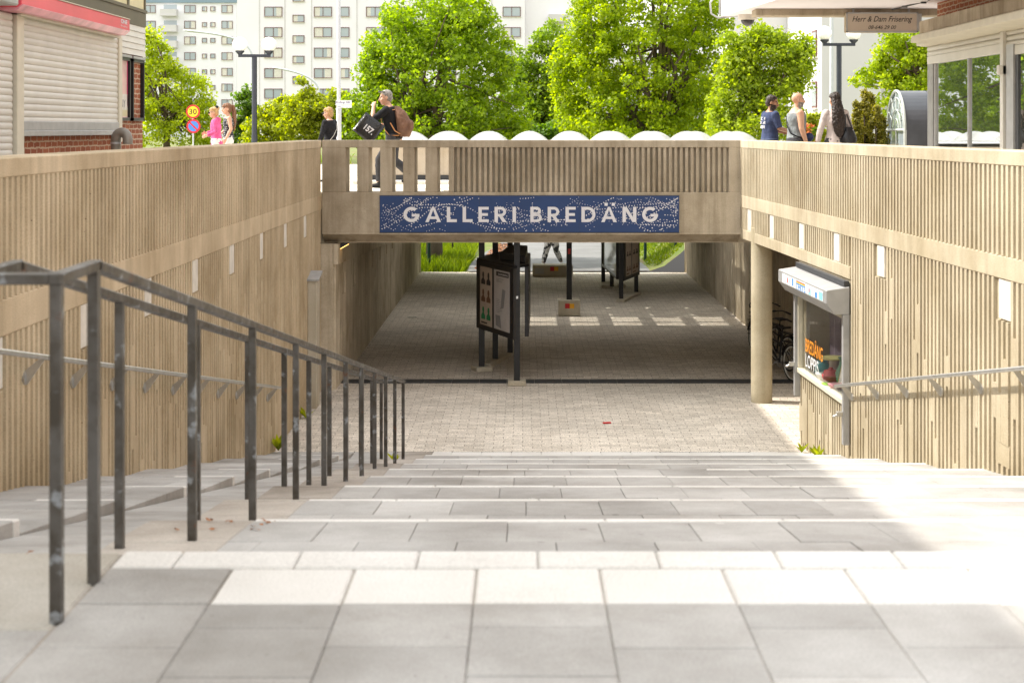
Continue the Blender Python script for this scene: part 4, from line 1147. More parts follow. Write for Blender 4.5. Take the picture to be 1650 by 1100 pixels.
for i in range(4): mb.box(GX-.02+i*.0, GX+.12, 26.42+i*.085, 26.48+i*.085, -1.2, 1.25)
mb.build('window_frame', M['grey_metal'], RB, bevel=.004)
for q_ in ((GX, GX+.12, 26.74, 26.82, -1.2, 1.45), (GX-.08, GX+.05, 22.36, 22.5, -1.2, 1.44)):
    mb = MB(); mb.box(*q_); mb.build('shutter_guide', M['shutter'], RB, bevel=.006)
mb = MB(); slats(mb, GX-.0, 22.5, 26.74, 1.24, 1.50, .085, .03, -1); slats(mb, GX-.0, 14.0, 22.36, 1.18, 1.50, .085, .03, -1); mb.build('shutter', M['shutter'], RB, smooth=True)
mb = MB(); mb.box(GX-.03, GX+.03, 22.5, 26.74, 1.11, 1.245); mb.box(GX-.03, GX+.03, 14.0, 22.36, 1.05, 1.185); mb.build('shutter_foot', M['shutter'], RB, bevel=.006)
mb = MB(); mb.prism([(GX-.55, 14, 1.43), (GX+.1, 14, 1.40), (GX+.1, 14, 1.63), (GX-.2, 14, 1.63), (GX-.53, 14, 1.54)], (0, 11.8, 0)); mb.prism([(GX-.2, 25.8, 1.43), (GX+.1, 25.8, 1.40), (GX+.1, 25.8, 1.63), (GX-.2, 25.8, 1.63)], (0, 1.0, 0)); mb.build('shutter_hood', M['cream'], RB, bevel=.01)
mb = MB(); mb.box(GX-.2, GX+.3, 12, 26.6, 1.632, 1.84); mb.build('fascia', M['bridge'], RB, bevel=.01)
mb = MB(); mb.box(GX-.05, GX+.25, 21.98, 22.3, -1.2, 1.2, 0); mb.box(GX+.0, GX+.06, 19.3, 21.85, -.9, 1.05, 1); mb.box(GX-.02, GX+.1, 21.85, 21.97, -1.2, 1.2, 2); mb.box(GX-.02, GX+.1, 20.2, 20.26, -1.2, 1.2, 2); mb.box(GX-.02, GX+.1, 19.2, 21.84, 1.05, 1.2, 2)
mb.build('door', [M['grey_metal'], M['shop_glass'], M['dark_grey']], RB)
mb = MB(); mb.box(GX-.14, GX-.02, 22.36, 22.46, .78, .92); mb.build('alarm_box', M['plate'], RB, bevel=.01)
mb = MB()
cn = [(3.84, 30.0), (4.35, 25.6), (5.3, 21.0), (6.0, 12.0), (18, 12.0), (18, 30.0)]
mb.prism([(x, d, 2.17) for x, d in cn], (0, 0, .62)); mb.build('canopy', M['render_white'], RB, bevel=.01)
mb = MB(); mb.box(4.33, 7.9, 28.0, 28.5, 2.045, 2.169); mb.prism([(4.33, 28.0, 2.045), (4.33, 28.5, 2.045), (4.33, 28.5, 2.169), (4.33, 28.0, 2.169)], (-.12, 0, 0)); mb.build('beam', M['bridge'], RB, bevel=.012)
mb = MB(); 
for i in range(5): mb.tube([(6.75+.1*i, 27.4-.9*i, 2.14), (6.75+.1*i, 27.4-.9*i, 2.32)], .05, 10)
mb.tube([(6.6, 27.7, 2.13), (6.9, 26.5, 2.18), (6.7, 25.0, 2.15), (6.72, 22.0, 2.19)], .015, 6); mb.build('cable', M['dark_grey'], RB)
hs = thing('hanging_sign', 'beige lightbox sign of the hairdresser hanging from the canopy beam', 'sign', (6.47, 28.0, 1.915))
mb = MB(); mb.box(-.65,.65,-.09,.09,-.18,.18); mb.build('case', M['bridge'], hs, bevel=.012)
mb = MB()
for a in ((-.65,.65,.155,.18),(-.65,.65,-.18,-.155),(-.65,-.62,-.18,.18),(.62,.65,-.18,.18)): mb.box(a[0],a[1],-.105,-.088,a[2],a[3])
mb.build('edge_frame', M['grey_metal'], hs, bevel=.003)
mb = MB(); mb.box(-.62,.62,-.096,-.089,-.155,.155); pf = mb.build('face', plain('beige_face', (.50,.42,.34), .4, 0, .03), hs)
mb = MB(); add_text(mb, 'Herr & Dam Frisering', (1,0,0), (0,0,1), (0,-.097,.045), width=1.08, height=.13, thick=.001, shear=.35, offset=.008); mb.build('lettering', M['black_metal'], pf); mb = MB(); add_text(mb, '08-646 29 00', (1,0,0), (0,0,1), (0,-.097,-.088), width=.5, height=.068, thick=.001, shear=.3, offset=.006); mb.build('lettering', M['black_metal'], pf)
for x_ in (-.5, .5):
    mb = MB(); mb.tube([(x_,0,.18),(x_,0,.27)], .02, 8); mb.build('hanger', M['grey_metal'], hs)
mb = MB(); mb.box(.66,.72,-.05,.05,-.15,.16); mb.build('end_bracket', M['grey_metal'], hs)
sc = thing('security_camera', 'white dome security camera under the corner of the canopy', 'camera', (4.28, 29.5, 2.17))
mb = MB(); mb.lathe([(.17,-.10),(.18,-.09),(.18,-.0)], n=24); mb.build('housing', M['plate'], sc, smooth=True)
mb = MB(); mb.ell((0,0,-.10), (.13,.13,.12), 20, 12); mb.build('dome', plain('smoked_dome', (.06,.06,.06), .1), sc, smooth='all')
cbl = thing('cable_loop', 'grey cable looping down from the canopy edge', 'cable', (3.8, 30.02, 2.5))
mb = MB(); mb.tube([(.0,0,.4),(-.04,0,.1),(-.17,0,-.06),(-.15,0,-.27),(-.02,0,-.35),(.15,0,-.34),(.35,-.3,-.33)], .018, 8); mb.tube([(.02,0,.4),(.02,0,-.3)], .022, 8); mb.build('cable', M['grey_metal'], cbl, smooth=True)
# arched stair shelter behind the shop
ss = thing('arched_shelter', 'dark barrel roofed shelter with an arched glass front beside the shop', 'shelter', (8.0, 33.35, DECK))
W2, HS = .78, 1.1
arcp = [(-W2, 0)] + [(-W2*math.cos(t), HS + .84*math.sin(t)) for t in np.linspace(0, math.pi, 25)] + [(W2, 0)]
mb = MB()
for i in range(len(arcp)-1):
    (a, b), (c, d) = arcp[i], arcp[i+1]
    for j in range(8): mb.add([(.03+j*.62, a, b), (.03+j*.62, c, d), (.03+j*.62+.605, c, d), (.03+j*.62+.605, a, b)], [(0,3,2,1)])
mb.build('vault', plain('dark_stone_cladding', (.06,.065,.075), .3, 0, .25, 2), ss)
mb = MB(); mb.prism([(.06, a*.98, b) for a, b in arcp], (.01,0,0)); mb.build('glass_pane', M['win_glass'], ss)
mb = MB()
for k, rr in ((1.0,.028), (.82,.012), (.52,.016), (.28,.012)):
    mb.tube([(.03, -W2*k*math.cos(t), HS + .84*k*math.sin(t)) for t in np.linspace(0, math.pi, 25)], rr, 6)
mb.tube([(.03,-W2,0),(.03,-W2,HS)], .035, 6); mb.tube([(.03,W2,0),(.03,W2,HS)], .035, 6); mb.tube([(.03,-W2,HS),(.03,W2,HS)], .03, 6); mb.tube([(.03,0,0),(.03,0,HS)], .02, 6)
for t in (.5, 1.0, 1.57, 2.14, 2.64): mb.tube([(.03,-W2*.52*math.cos(t),HS+.84*.52*math.sin(t)), (.03,-W2*math.cos(t),HS+.84*math.sin(t))], .014, 6)
mb.build('arch_frame', M['arch'], ss)

# ---------------------------------------------------------------- apartment blocks far behind
def window(root, x0, x1, z0, z1, d, mull=True, fr=.09, thin=False):
    mb = MB()
    f = fr
    for a in ((x0,x1,z0,z0+f),(x0,x1,z1-f,z1),(x0,x0+f,z0+f,z1-f),(x1-f,x1,z0+f,z1-f)): mb.box(a[0],a[1],d-.10,d+.04,a[2],a[3],0)
    if mull: c = (x0+x1)/2; mb.box(c-f*.45, c+f*.45, d-.09, d+.04, z0+f, z1-f, 0)
    mb.box(x0+f*.5, x1-f*.5, d-.035, d-.02, z0+f*.5, z1-f*.5, 1)
    mb.box(x0-.05, x1+.05, d-.16, d-.003, z0-.07, z0-.005, 2)
    if random.random() < .55:
        c = random.uniform(.2, .5)*(x1-x0); left = random.random() < .5
        mb.box(x0+f if left else x1-f-c, x0+f+c if left else x1-f, d-.0365, d-.0355, z0+f, z1-f, 2)
    mb.build('window', [M['win_frame'], M['win_glass'], M['plate']], root)
DM = 210
mx_ = lambda px: (px-842)/2500*DM
mz_ = lambda py: (208-py)/2500*DM
mbk = thing('apartment_block', 'broad white apartment block with brown framed windows behind the maples', 'building')
mb = MB(); mb.box(mx_(382), mx_(846), DM, DM+14, -4, 24); mb.build('wall', M['render_white'], mbk)
mb = MB(); mb.box(mx_(846)+.02, mx_(935), DM+1.2, DM+14, -4, 24); mb.build('wing_wall', M['render_white'], mbk)
mb = MB()
for px in (418, 459, 502, 575, 660, 745, 792): mb.box(mx_(px)-.06, mx_(px)+.06, DM-.05, DM+.02, -4, 24)
mb.build('panel_joint', M['render_grey'], mbk)
for i in range(6):
    y = 19.4 + 32.95*i
    cols = [(426,455,1),(506,535,1),(548,563,0),(590,619,1),(624,653,1)] + ([(706,735,1),(748,763,0),(810,839,1)])
    for a, b, ml in cols:
        if i > 4 and a > 600: continue
        window(mbk, mx_(a), mx_(b), mz_(y+8), mz_(y-8), DM, ml)
    if i < 5:
        for a, b in ((471.6, 490.5), (662, 681)): window(mbk, mx_(a), mx_(b), mz_(y+17), mz_(y+5), DM, 0)
        window(mbk, mx_(471.6), mx_(490.5), mz_(3.0), mz_(-9), DM, 0) if i == 0 else None
for i in range(2):
    y = 19 + 33*i; mb = MB(); mb.box(mx_(884), mx_(915), DM+.1, DM+1.3, mz_(y+16), mz_(y+4)); mb.build('balcony', M['render_grey'], mbk)
DL = 275
lx = lambda px: (px-842)/2500*DL
lz = lambda py: (208-py)/2500*DL
lbk = thing('apartment_block', 'pale apartment block with a slate roof edge and small windows at the far left', 'building')
mb = MB(); mb.box(lx(120), lx(381), DL, DL+14, -5, lz(5)); mb.build('wall', M['render_cool'], lbk)
mb = MB(); mb.box(lx(118), lx(382), DL-.3, DL+14, lz(5), lz(-20)); mb.build('roof', M['slate'], lbk)
for i in range(7):
    y = 15 + 25.3*i
    for a, b, ml in ((233.5,251,1),(297,315.5,1),(357,375,1)): window(lbk, lx(a), lx(b), lz(y+6.3), lz(y-6.3), DL, ml)
    for a, b in ((325.6,333.6),(339,347)): window(lbk, lx(a), lx(b), lz(y+3.5), lz(y-4), DL, 0)
for i in range(5):
    y = 15 + 25.3*i
    mb = MB(); mb.box(lx(261), lx(287), DL-1.6, DL-.02, lz(y+10), lz(y+1)); mb.box(lx(261), lx(287), DL-1.7, DL-.02, lz(y+12), lz(y+10)); mb.build('balcony', [M['render_grey']], lbk)
    mb = MB(); mb.box(lx(264), lx(285), DL-.03, DL-.01, lz(y+9), lz(y-7)); mb.build('balcony_door', M['win_glass'], lbk)
DR = 85
rbk = thing('apartment_block', 'white and grey apartment house standing behind the twin globe lamp on the right', 'building')
X16 = (1324-842)/2500*DR
mb = MB(); mb.box(X16, 19.65, DR, DR+12, -2, 14); mb.build('wall', M['render_grey'], rbk)
mb = MB(); mb.box(19.66, 34, DR+1.6, DR+12, -2, 14); mb.box(X16-3.5, X16-.01, DR+11.2, DR+16, -2, 14); mb.build('wing_wall', M['render_grey'], rbk)
for py0, py1 in ((50,92),(132,174),(-32,10)):
    z0, z1 = (208-py1)/2500*(DR+2), (208-py0)/2500*(DR+2)
    mb = MB(); mb.box(X16-.08, X16+.03, DR+1.2, DR+2.6, z0, z1, 0); mb.box(X16-.085, X16-.05, DR+1.3, DR+2.5, z0+.1, z1-.1, 1); mb.box(X16-.15, X16, DR+1.1, DR+2.7, z0-.1, z0-.01, 2)
    mb.build('window', [M['win_frame'], M['win_glass'], M['plate']], rbk)
mb = MB(); mb.box(13.4, 15.3, DR+11.1, DR+11.19, 3.5, 4.3); mb.build('window', M['win_glass'], rbk)
mb = MB(); slats(mb, GX+.06, RD0, 19.15, -1.15, 1.2, .085, .014, -1); mb.box(GX+.075, GX+.3, RD0, 19.15, -1.2, 1.6); mb.build('shutter', M['shutter'], RB, smooth=True)
# ---------------------------------------------------------------- trees and plants
def leaves_mesh(name, centers, radii, per, size, seed, up=.35, flat=.8, shell=None):
    r = np.random.default_rng(seed)
    C = np.repeat(np.array(centers), per, axis=0); Q = np.repeat(np.array(radii), per)
    n = len(C)
    v = r.normal(size=(n, 3)); v /= np.linalg.norm(v, axis=1)[:, None]
    rad = Q * r.random(n)**.45
    P = C + v*rad[:, None]*np.array([1, 1, flat])
    nor = v*.55 + r.normal(size=(n, 3))*.6 + np.array([0, 0, up])
    nor /= np.linalg.norm(nor, axis=1)[:, None]
    a = np.cross(nor, r.normal(size=(n, 3))); a /= np.linalg.norm(a, axis=1)[:, None]
    b = np.cross(nor, a)
    s = size*r.uniform(.65, 1.3, n)[:, None]
    V = np.stack([P - a*s*.55, P + b*s*.42 - a*s*.05 + nor*s*.08, P + a*s*.6, P - b*s*.42 - a*s*.05 + nor*s*.08], axis=1).reshape(-1, 3)
    me = bpy.data.meshes.new(name)
    me.vertices.add(n*4); me.vertices.foreach_set('co', V.astype(np.float32).ravel())
    me.loops.add(n*4); me.loops.foreach_set('vertex_index', np.arange(n*4, dtype=np.int32))
    me.polygons.add(n); me.polygons.foreach_set('loop_start', np.arange(0, n*4, 4, dtype=np.int32)); me.polygons.foreach_set('loop_total', np.full(n, 4, dtype=np.int32))
    me.update(calc_edges=True); me.validate()
    return me

def tree(name, label, cat, d, base_px, zbase, blobs, mat, ntuft, per, size, seed, trunk_r=.16, tuft=(.25,.5), depth=.85, group=None, inner=.25, zmin=None, split_z=None, limbs=10, flat=.75):
    """blobs: crown masses as survey positions (px, py, rx, ry) at distance d"""
    r = np.random.default_rng(seed)
    B = at(base_px, 208, d); base = Vector((B.x, d, zbase))
    k = d/2500
    E = []
    for px, py, rx, ry in blobs:
        c = at(px, py, d); E.append((np.array([c.x, d + r.uniform(-.25,.25)*rx*k, c.z]), np.array([rx*k, max(rx, .6*ry)*k*depth, ry*k])))
    area = np.array([e[1][0]*e[1][2] + e[1][1]*e[1][2] for e in E]); area /= area.sum()
    cent = []; rad = []
    def inside(p, skip):
        for j, (c, q) in enumerate(E):
            if j != skip and (((p-c)/q)**2).sum() < .55: return True
        return False
    for i, (c, q) in enumerate(E):
        m = max(3, int(ntuft*area[i])); got = 0; tries = 0
        while got < m and tries < m*12:
            tries += 1
            v = r.normal(size=3); v /= np.linalg.norm(v)
            f = r.uniform(.3, .8) if r.random() < inner else r.uniform(.78, 1.05)
            p = c + q*v*f
            if f > .7 and inside(p, i) and r.random() < .7: continue
            if zmin is not None and p[2] < zmin: continue
            cent.append(p - np.array(base)); rad.append(r.uniform(*tuft)); got += 1
    root = thing(name, label, cat, base, 0, group)
    me = leaves_mesh('crown', cent, rad, per, size, seed+1, flat=flat)
    o = bpy.data.objects.new('crown', me); COL.objects.link(o); o.parent = root; me.materials.append(mat)
    # trunk and limbs
    mb = MB(); rn = random.Random(seed)
    allc = np.array(cent); top = allc[:, 2].max(); lo = allc[:, 2].min()
    mid = Vector(allc.mean(axis=0))
    sz = split_z if split_z is not None else max(.5, lo + (top-lo)*.18)
    sp = Vector((mid.x*.35, mid.y*.35, sz))
    mb.tube([(0,0,-.4), (0,0,.0), (sp.x*.4, sp.y*.4, sz*.45), tuple(sp)], [trunk_r*1.5, trunk_r*1.2, trunk_r, trunk_r*.85], 12)
    ld = sp
    idx = rn.sample(range(len(cent)), min(limbs*3, len(cent)))
    for n_, ii in enumerate(idx):
        t = Vector(cent[ii])
        s0 = sp if n_ < limbs else sp.lerp(Vector(cent[idx[n_ % limbs]]), .5)
        midp = s0.lerp(t, .5) + Vector((rn.uniform(-.2,.2), rn.uniform(-.2,.2), .15*(t-s0).length))
        if n_ >= limbs: midp = s0.lerp(t, .5)
        rr = trunk_r*(.5 if n_ < limbs else .22)
        q1 = s0.lerp(midp, .5)
        mb.tube([tuple(s0), tuple(q1), tuple(midp), tuple(t)], [rr, rr*.8, rr*.55, rr*.15], 6)
    mb.build('trunk', M['trunk'], root, smooth='all')
    return root

tree('maple_tree', 'large round green maple tree left of centre behind the man with the backpack', 'tree', 53, 700, FLOOR+.25,
     [(705,120,112,95),(655,85,70,65),(765,95,62,70),(705,35,85,48),(625,165,62,48),(795,175,62,45),(705,195,120,42),(590,160,32,36),(600,110,30,26),(640,215,60,30),(770,215,70,30),(740,20,50,35),(590,200,40,30)],
     M['leaf_a'], 700, 62, .118, 21, .24, split_z=3.6, limbs=14)
tree('maple_tree', 'largest bright green maple tree right of centre reaching above the photo', 'tree', 60, 1078, FLOOR+.9,
     [(1035,110,120,100),(965,125,70,75),(1115,110,60,85),(1030,20,110,55),(955,60,52,48),(1000,185,110,42),(1105,190,62,38),(930,175,42,42),(1060,-40,90,50),(985,-10,70,50),(1010,215,110,25),(1130,50,50,50),(920,110,28,30)],
     M['leaf_b'], 860, 60, .126, 33, .26, split_z=3.0, limbs=14, tuft=(.28,.55))
tree('chestnut_tree', 'darker narrow green tree standing between the two big maples', 'tree', 78, 872, -1.3,
     [(870,130,42,58),(858,190,48,40),(892,75,34,46),(900,150,40,60),(848,105,26,30),(880,210,60,30),(830,150,25,35)],
     M['leaf_mid'], 300, 56, .155, 45, .2, tuft=(.35,.6))
tree('linden_tree', 'light green drooping tree right of the big maple beside the white wall', 'tree', 48, 1240, -1.2,
     [(1235,110,50,60),(1268,98,36,50),(1200,150,42,58),(1240,190,55,42),(1180,95,26,40),(1290,95,16,30),(1215,60,32,25),(1170,180,30,40),(1290,125,18,22),(1200,212,55,25)],
     M['leaf_c'], 360, 58, .108, 57, .14, tuft=(.2,.42))
tree('maple_tree', 'young bright green tree with spreading branches above the arched shelter', 'tree', 46, 1500, -1.2,
     [(1455,92,40,34),(1490,115,50,40),(1415,124,30,14),(1388,127,14,7),(1450,62,34,16),(1480,142,45,20),(1432,108,25,16),(1440,140,30,12),(1425,165,18,8),(1440,185,22,10),(1500,75,40,30)],
     M['leaf_b'], 230, 52, .10, 69, .12, tuft=(.14,.34), limbs=16)
tree('young_tree', 'airy yellow green tree at the far left beside the brick shop', 'tree', 58, 268, -1.3,
     [(258,150,50,62),(248,62,24,32),(282,190,55,42),(300,160,40,42),(235,105,36,50),(325,185,25,26),(262,98,26,30),(310,205,55,28),(230,190,40,50),(340,212,35,20),(295,125,18,18)],
     M['leaf_left'], 360, 46, .10, 81, .13, tuft=(.18,.42), limbs=18)
tree('shrub', 'dense dark green shrub directly behind the left globe lamp post', 'shrub', 62, 392, -1.3, [(392,190,20,44),(395,165,14,22),(384,212,22,26),(402,215,20,24)], M['leaf_dark'], 90, 50, .12, 91, .06, tuft=(.18,.35))
tree('shrub', 'rounded yellow green bush to the right of the left globe lamp post', 'shrub', 56, 440, -1.3, [(440,198,38,34),(425,215,36,24),(462,190,28,28),(450,175,18,18)], M['leaf_hedge'], 130, 50, .11, 97, .06, tuft=(.16,.34))
tree('shrub', 'tall yellow green bush with a pointed shoot above the blonde woman in black', 'shrub', 54, 490, -1.3, [(490,180,34,38),(487,140,7,18),(505,195,36,36),(478,205,34,30),(500,160,16,16)], M['leaf_hedge'], 140, 50, .11, 103, .06, tuft=(.14,.34))
tree('shrub', 'pale yellow flowering bush behind the street sign pole', 'shrub', 54, 540, -1.3, [(535,190,34,36),(556,200,34,32),(545,168,22,22),(525,212,34,24),(575,210,28,24)], M['leaf_hedge'], 150, 50, .11, 107, .06, tuft=(.16,.34))
tree('shrub', 'loose rose bush behind the bald man', 'shrub', 33, 1300, DECK, [(1303,208,17,24),(1312,196,10,14),(1295,215,16,16),(1330,218,18,14)], M['leaf_hedge'], 60, 40, .07, 113, .03, tuft=(.08,.18))
for i, (a, b) in enumerate(((580, 720), (720, 870), (870, 1020), (1020, 1190))):
    tree('hedge', ['clipped green hedge section behind the left skylight domes','clipped green hedge section below the middle tree','clipped green hedge section below the left half of the largest maple','clipped green hedge section at the right end of the skylight domes'][i], 'hedge', 70, (a+b)/2, -1.4,
         [(a+(b-a)*t, 214, (b-a)*.2, 18) for t in (.12,.37,.62,.87)], M['leaf_dark'], 110, 44, .15, 120+i, .05, tuft=(.25,.45), group='clipped hedge sections along the far road')
# conifers: upright spires
def spire(px, top, w, d, label, seed):
    r = np.random.default_rng(seed); B = at(px, 208, d); zt = (208-top)/2500*d; base = np.array([B.x, d, DECK])
    h = zt - DECK; cent = []; rad = []
    for i in range(60):
        t = r.random()**.8; wr = w/2500*d*(1-t)**.6*.5 + .02
        a = r.uniform(0, 6.28); cent.append((math.cos(a)*wr, math.sin(a)*wr, .1 + t*(h-.12))); rad.append(.07 + .05*(1-t))
    o = thing('conifer', label, 'conifer', base, 0, 'upright golden conifers beside the shelter')
    me = leaves_mesh('crown', cent, rad, 46, .05, seed, up=.6, flat=1.3); q = bpy.data.objects.new('crown', me); COL.objects.link(q); q.parent = o; me.materials.append(M['needle'])
    mb = MB(); mb.tube([(0,0,-.05),(0,0,h*.9)], [.035,.008], 7); mb.build('trunk', M['trunk'], o)
for i, (px, top, w, lab) in enumerate(((1380,166,13,'thin short golden conifer nearest the woman with long hair'),(1393,146,22,'tallest golden conifer in the cluster'),(1404,152,16,'slim golden conifer right beside the tallest one'),(1411,168,24,'broad golden conifer in the right half of the cluster'),(1421,188,18,'lowest golden conifer next to the arched shelter'),(1387,190,26,'bushy low golden conifer at the front of the cluster'))):
    spire(px, top, w, 33.5 + .25*(i % 3), lab, 200+i)
# flowers by the rose bush
fl = thing('flower_pot', 'orange and white flowers in a pot behind the bald man', 'flowers', tuple(at(1303, 208, 32.4)[:2]) + (DECK,))
mb = MB(); mb.lathe([(.14,0),(.2,.45),(.22,.47)], n=18); mb.build('pot', plain('yellow_pot', (.7,.42,.05), .5), fl, smooth=True)
cent = [(random.uniform(-.16,.16), random.uniform(-.1,.1), .7+random.random()*.55) for _ in range(26)]
me = leaves_mesh('blossom', cent, [.06]*26, 12, .06, 5); q = bpy.data.objects.new('blossom', me); COL.objects.link(q); q.parent = fl; me.materials.append(plain('orange_petals', (.75,.22,.06), .6, 0, .4, 9))
cent = [(random.uniform(-.14,.14), random.uniform(-.1,.1), .5+random.random()*.7) for _ in range(26)]
me = leaves_mesh('foliage', cent, [.09]*26, 14, .06, 6); q = bpy.data.objects.new('foliage', me); COL.objects.link(q); q.parent = fl; me.materials.append(M['leaf_dark'])

# grass on the banks seen through the underpass
def blades(name, label, n, region, hmin, hmax, seed, w=.012):
    r = np.random.default_rng(seed); V = []; F = []
    for i in range(n):
        x, d = region(r); z = terr(x, d) if d > 49 else FLOOR
        h = r.uniform(hmin, hmax); a = r.uniform(0, 6.28); lean = r.normal(size=2)*h*.3
        ca, sa = math.cos(a)*w*(1+h), math.sin(a)*w*(1+h); b = len(V)
        V += [(x-ca, d-sa, z-.02), (x+ca, d+sa, z-.02), (x+lean[0]*.5+ca*.7, d+lean[1]*.5+sa*.7, z+h*.6), (x+lean[0], d+lean[1], z+h), (x+lean[0]*.5-ca*.7, d+lean[1]*.5-sa*.7, z+h*.6)]
        F.append((b, b+1, b+2, b+3, b+4))
    me = bpy.data.meshes.new(name); me.from_pydata(V, [], F); o = bpy.data.objects.new(name, me); COL.objects.link(o); me.materials.append(M['grass'])
    return tag(o, label, 'grass', kind='stuff')
def reg_l(r):
    while True:
        x = -1.75 - abs(r.normal())*1.6; d = 49.5 + r.random()*16
        if x < -1.85 + .05*(d-50): return x, d
blades('grass', 'tall sunny grass growing on the left bank beyond the underpass', 9000, reg_l, .12, .42, 301, .02)
blades('grass', 'short sunlit grass on the right bank beyond the underpass', 9000, lambda r: (4.1 + abs(r.normal())*2.0, 50 + r.random()*14), .04, .13, 302, .02)
m_lit = plain('fallen_leaves', (.28,.12,.05), .9, 0, .4, 20)
r = np.random.default_rng(9); cent = []
for i in range(240):
    d = 49.8 + r.random()*11; cent.append((-1.55 + .06*(d-50) + abs(r.normal())*.28, d, max(terr(-1.2, d), FLOOR)+.06))
me = leaves_mesh('leaf_litter', cent, [.14]*240, 6, .09, 10, up=3, flat=.12); o = bpy.data.objects.new('leaf_litter', me); COL.objects.link(o); me.materials.append(m_lit); tag(o, 'brown leaf litter along the left edge of the road beyond the underpass', 'leaf litter', kind='stuff')
def post(label, x, d, h, mat, r_=.05):
    o = thing('fence_post', label, 'post', (x, d, terr(x, d)-.1)); mb = MB(); mb.tube([(0,0,0),(0,0,h)], r_, 10); mb.tube([(0,0,h),(0,0,h+.02)], r_*1.15, 10); mb.build('shaft', mat, o, smooth=True)
mgp = plain('green_post', (.012,.05,.035), .5)
post('dark green metal post in the grass left of the maple trunk', -3.05, 50.6, 2.6, mgp)
post('dark green metal post on the grass bank behind the far notice board', 4.15, 52.5, 2.6, mgp)
post('dark green metal post beside the right end of the underpass', 5.05, 51.2, 2.6, mgp)
post('short black post in the tall grass right of the maple trunk', -2.55, 56.5, 1.2, M['black_metal'], .035)
# weeds in the joints of the stairs
def weed(label, x, d, z, h, n, seed):
    r = np.random.default_rng(seed); o = thing('weed', label, 'weed', (x, d, z)); mb = MB()
    for i in range(n):
        a = r.uniform(0, 6.28); l = h*r.uniform(.5, 1.1); t = r.uniform(.3, .9); ca, sa = math.cos(a), math.sin(a)
        p = [Vector((0,0,0)), Vector((ca*l*t*.4, sa*l*t*.4, l*.5)), Vector((ca*l*t, sa*l*t, l*.85))]; s = Vector((-sa, ca, 0))*l*.16
        mb.add([p[0], p[1]+s, p[2], p[1]-s], [(0,1,2,3)])
    mb.build('foliage', M['leaf_hedge'], o)
weed('left one of two small bright weeds at the foot of the right wall', xr(21.8)-.12, 21.75, ztread(21.75), .17, 16, 1)
weed('right one of two small bright weeds at the foot of the right wall', xr(20.8)-.1, 20.85, ztread(20.85), .2, 16, 2)
weed('leafy green weed at the foot of the left wall near the last steps', XL+.1, 21.6, ztread(21.4, RL), .26, 18, 3)
weed('small weed at the foot of the left wall beside the duct box', XL+.1, 24.4, FLOOR, .2, 14, 4)
weed('small weed growing between the lowest posts of the railing', -1.55, 18.9, ztread(18.9), .16, 12, 5)
weed('tiny yellow green tuft in a joint of the top step beside the railing', -1.35, 5.95, ztread(5.95), .05, 10, 6)

# dry leaves and crumbs blown against the railing strip
r = np.random.default_rng(77); cent = [(-1.3-1.3*r.random()**.7, 5.55+r.random()*.8, -1.64) for i in range(14)]
cent = [(x, d, (ztread(d) if x > -1.76 else -(1.5+.1862*(d-5.507))-.07)+.012) for x, d, z in cent] + [(-1.6+r.random()*.5, 6.9+r.random()*1.2, 0) for i in range(40)]
cent = [(x, d, z if z else ztread(d)+.006) for x, d, z in cent]
me = leaves_mesh('leaf_litter', cent, [.03]*14+[.03]*40, 2, .022, 12, up=3, flat=.05); o = bpy.data.objects.new('leaf_litter', me); COL.objects.link(o); me.materials.append(m_lit); tag(o, 'dry leaves and crumbs lying around the upper railing posts', 'leaf litter', kind='stuff')
# ---------------------------------------------------------------- people
def remeshed(mb, voxel, smooth_it=4, disp=None):
    me = mb.mesh('tmp'); o = bpy.data.objects.new('tmp', me); COL.objects.link(o)
    m = o.modifiers.new('r', 'REMESH'); m.mode = 'VOXEL'; m.voxel_size = voxel; m.use_smooth_shade = True
    s = o.modifiers.new('s', 'SMOOTH'); s.factor = .5; s.iterations = smooth_it
    if disp:
        tx = bpy.data.textures.new('n', 'CLOUDS'); tx.noise_scale = disp[1]
        d = o.modifiers.new('d', 'DISPLACE'); d.texture = tx; d.strength = disp[0]; d.mid_level = .5
    dg = bpy.context.evaluated_depsgraph_get(); dg.update()
    out = bpy.data.meshes.new_from_object(o.evaluated_get(dg))
    bpy.data.objects.remove(o); bpy.data.meshes.remove(me)
    return out

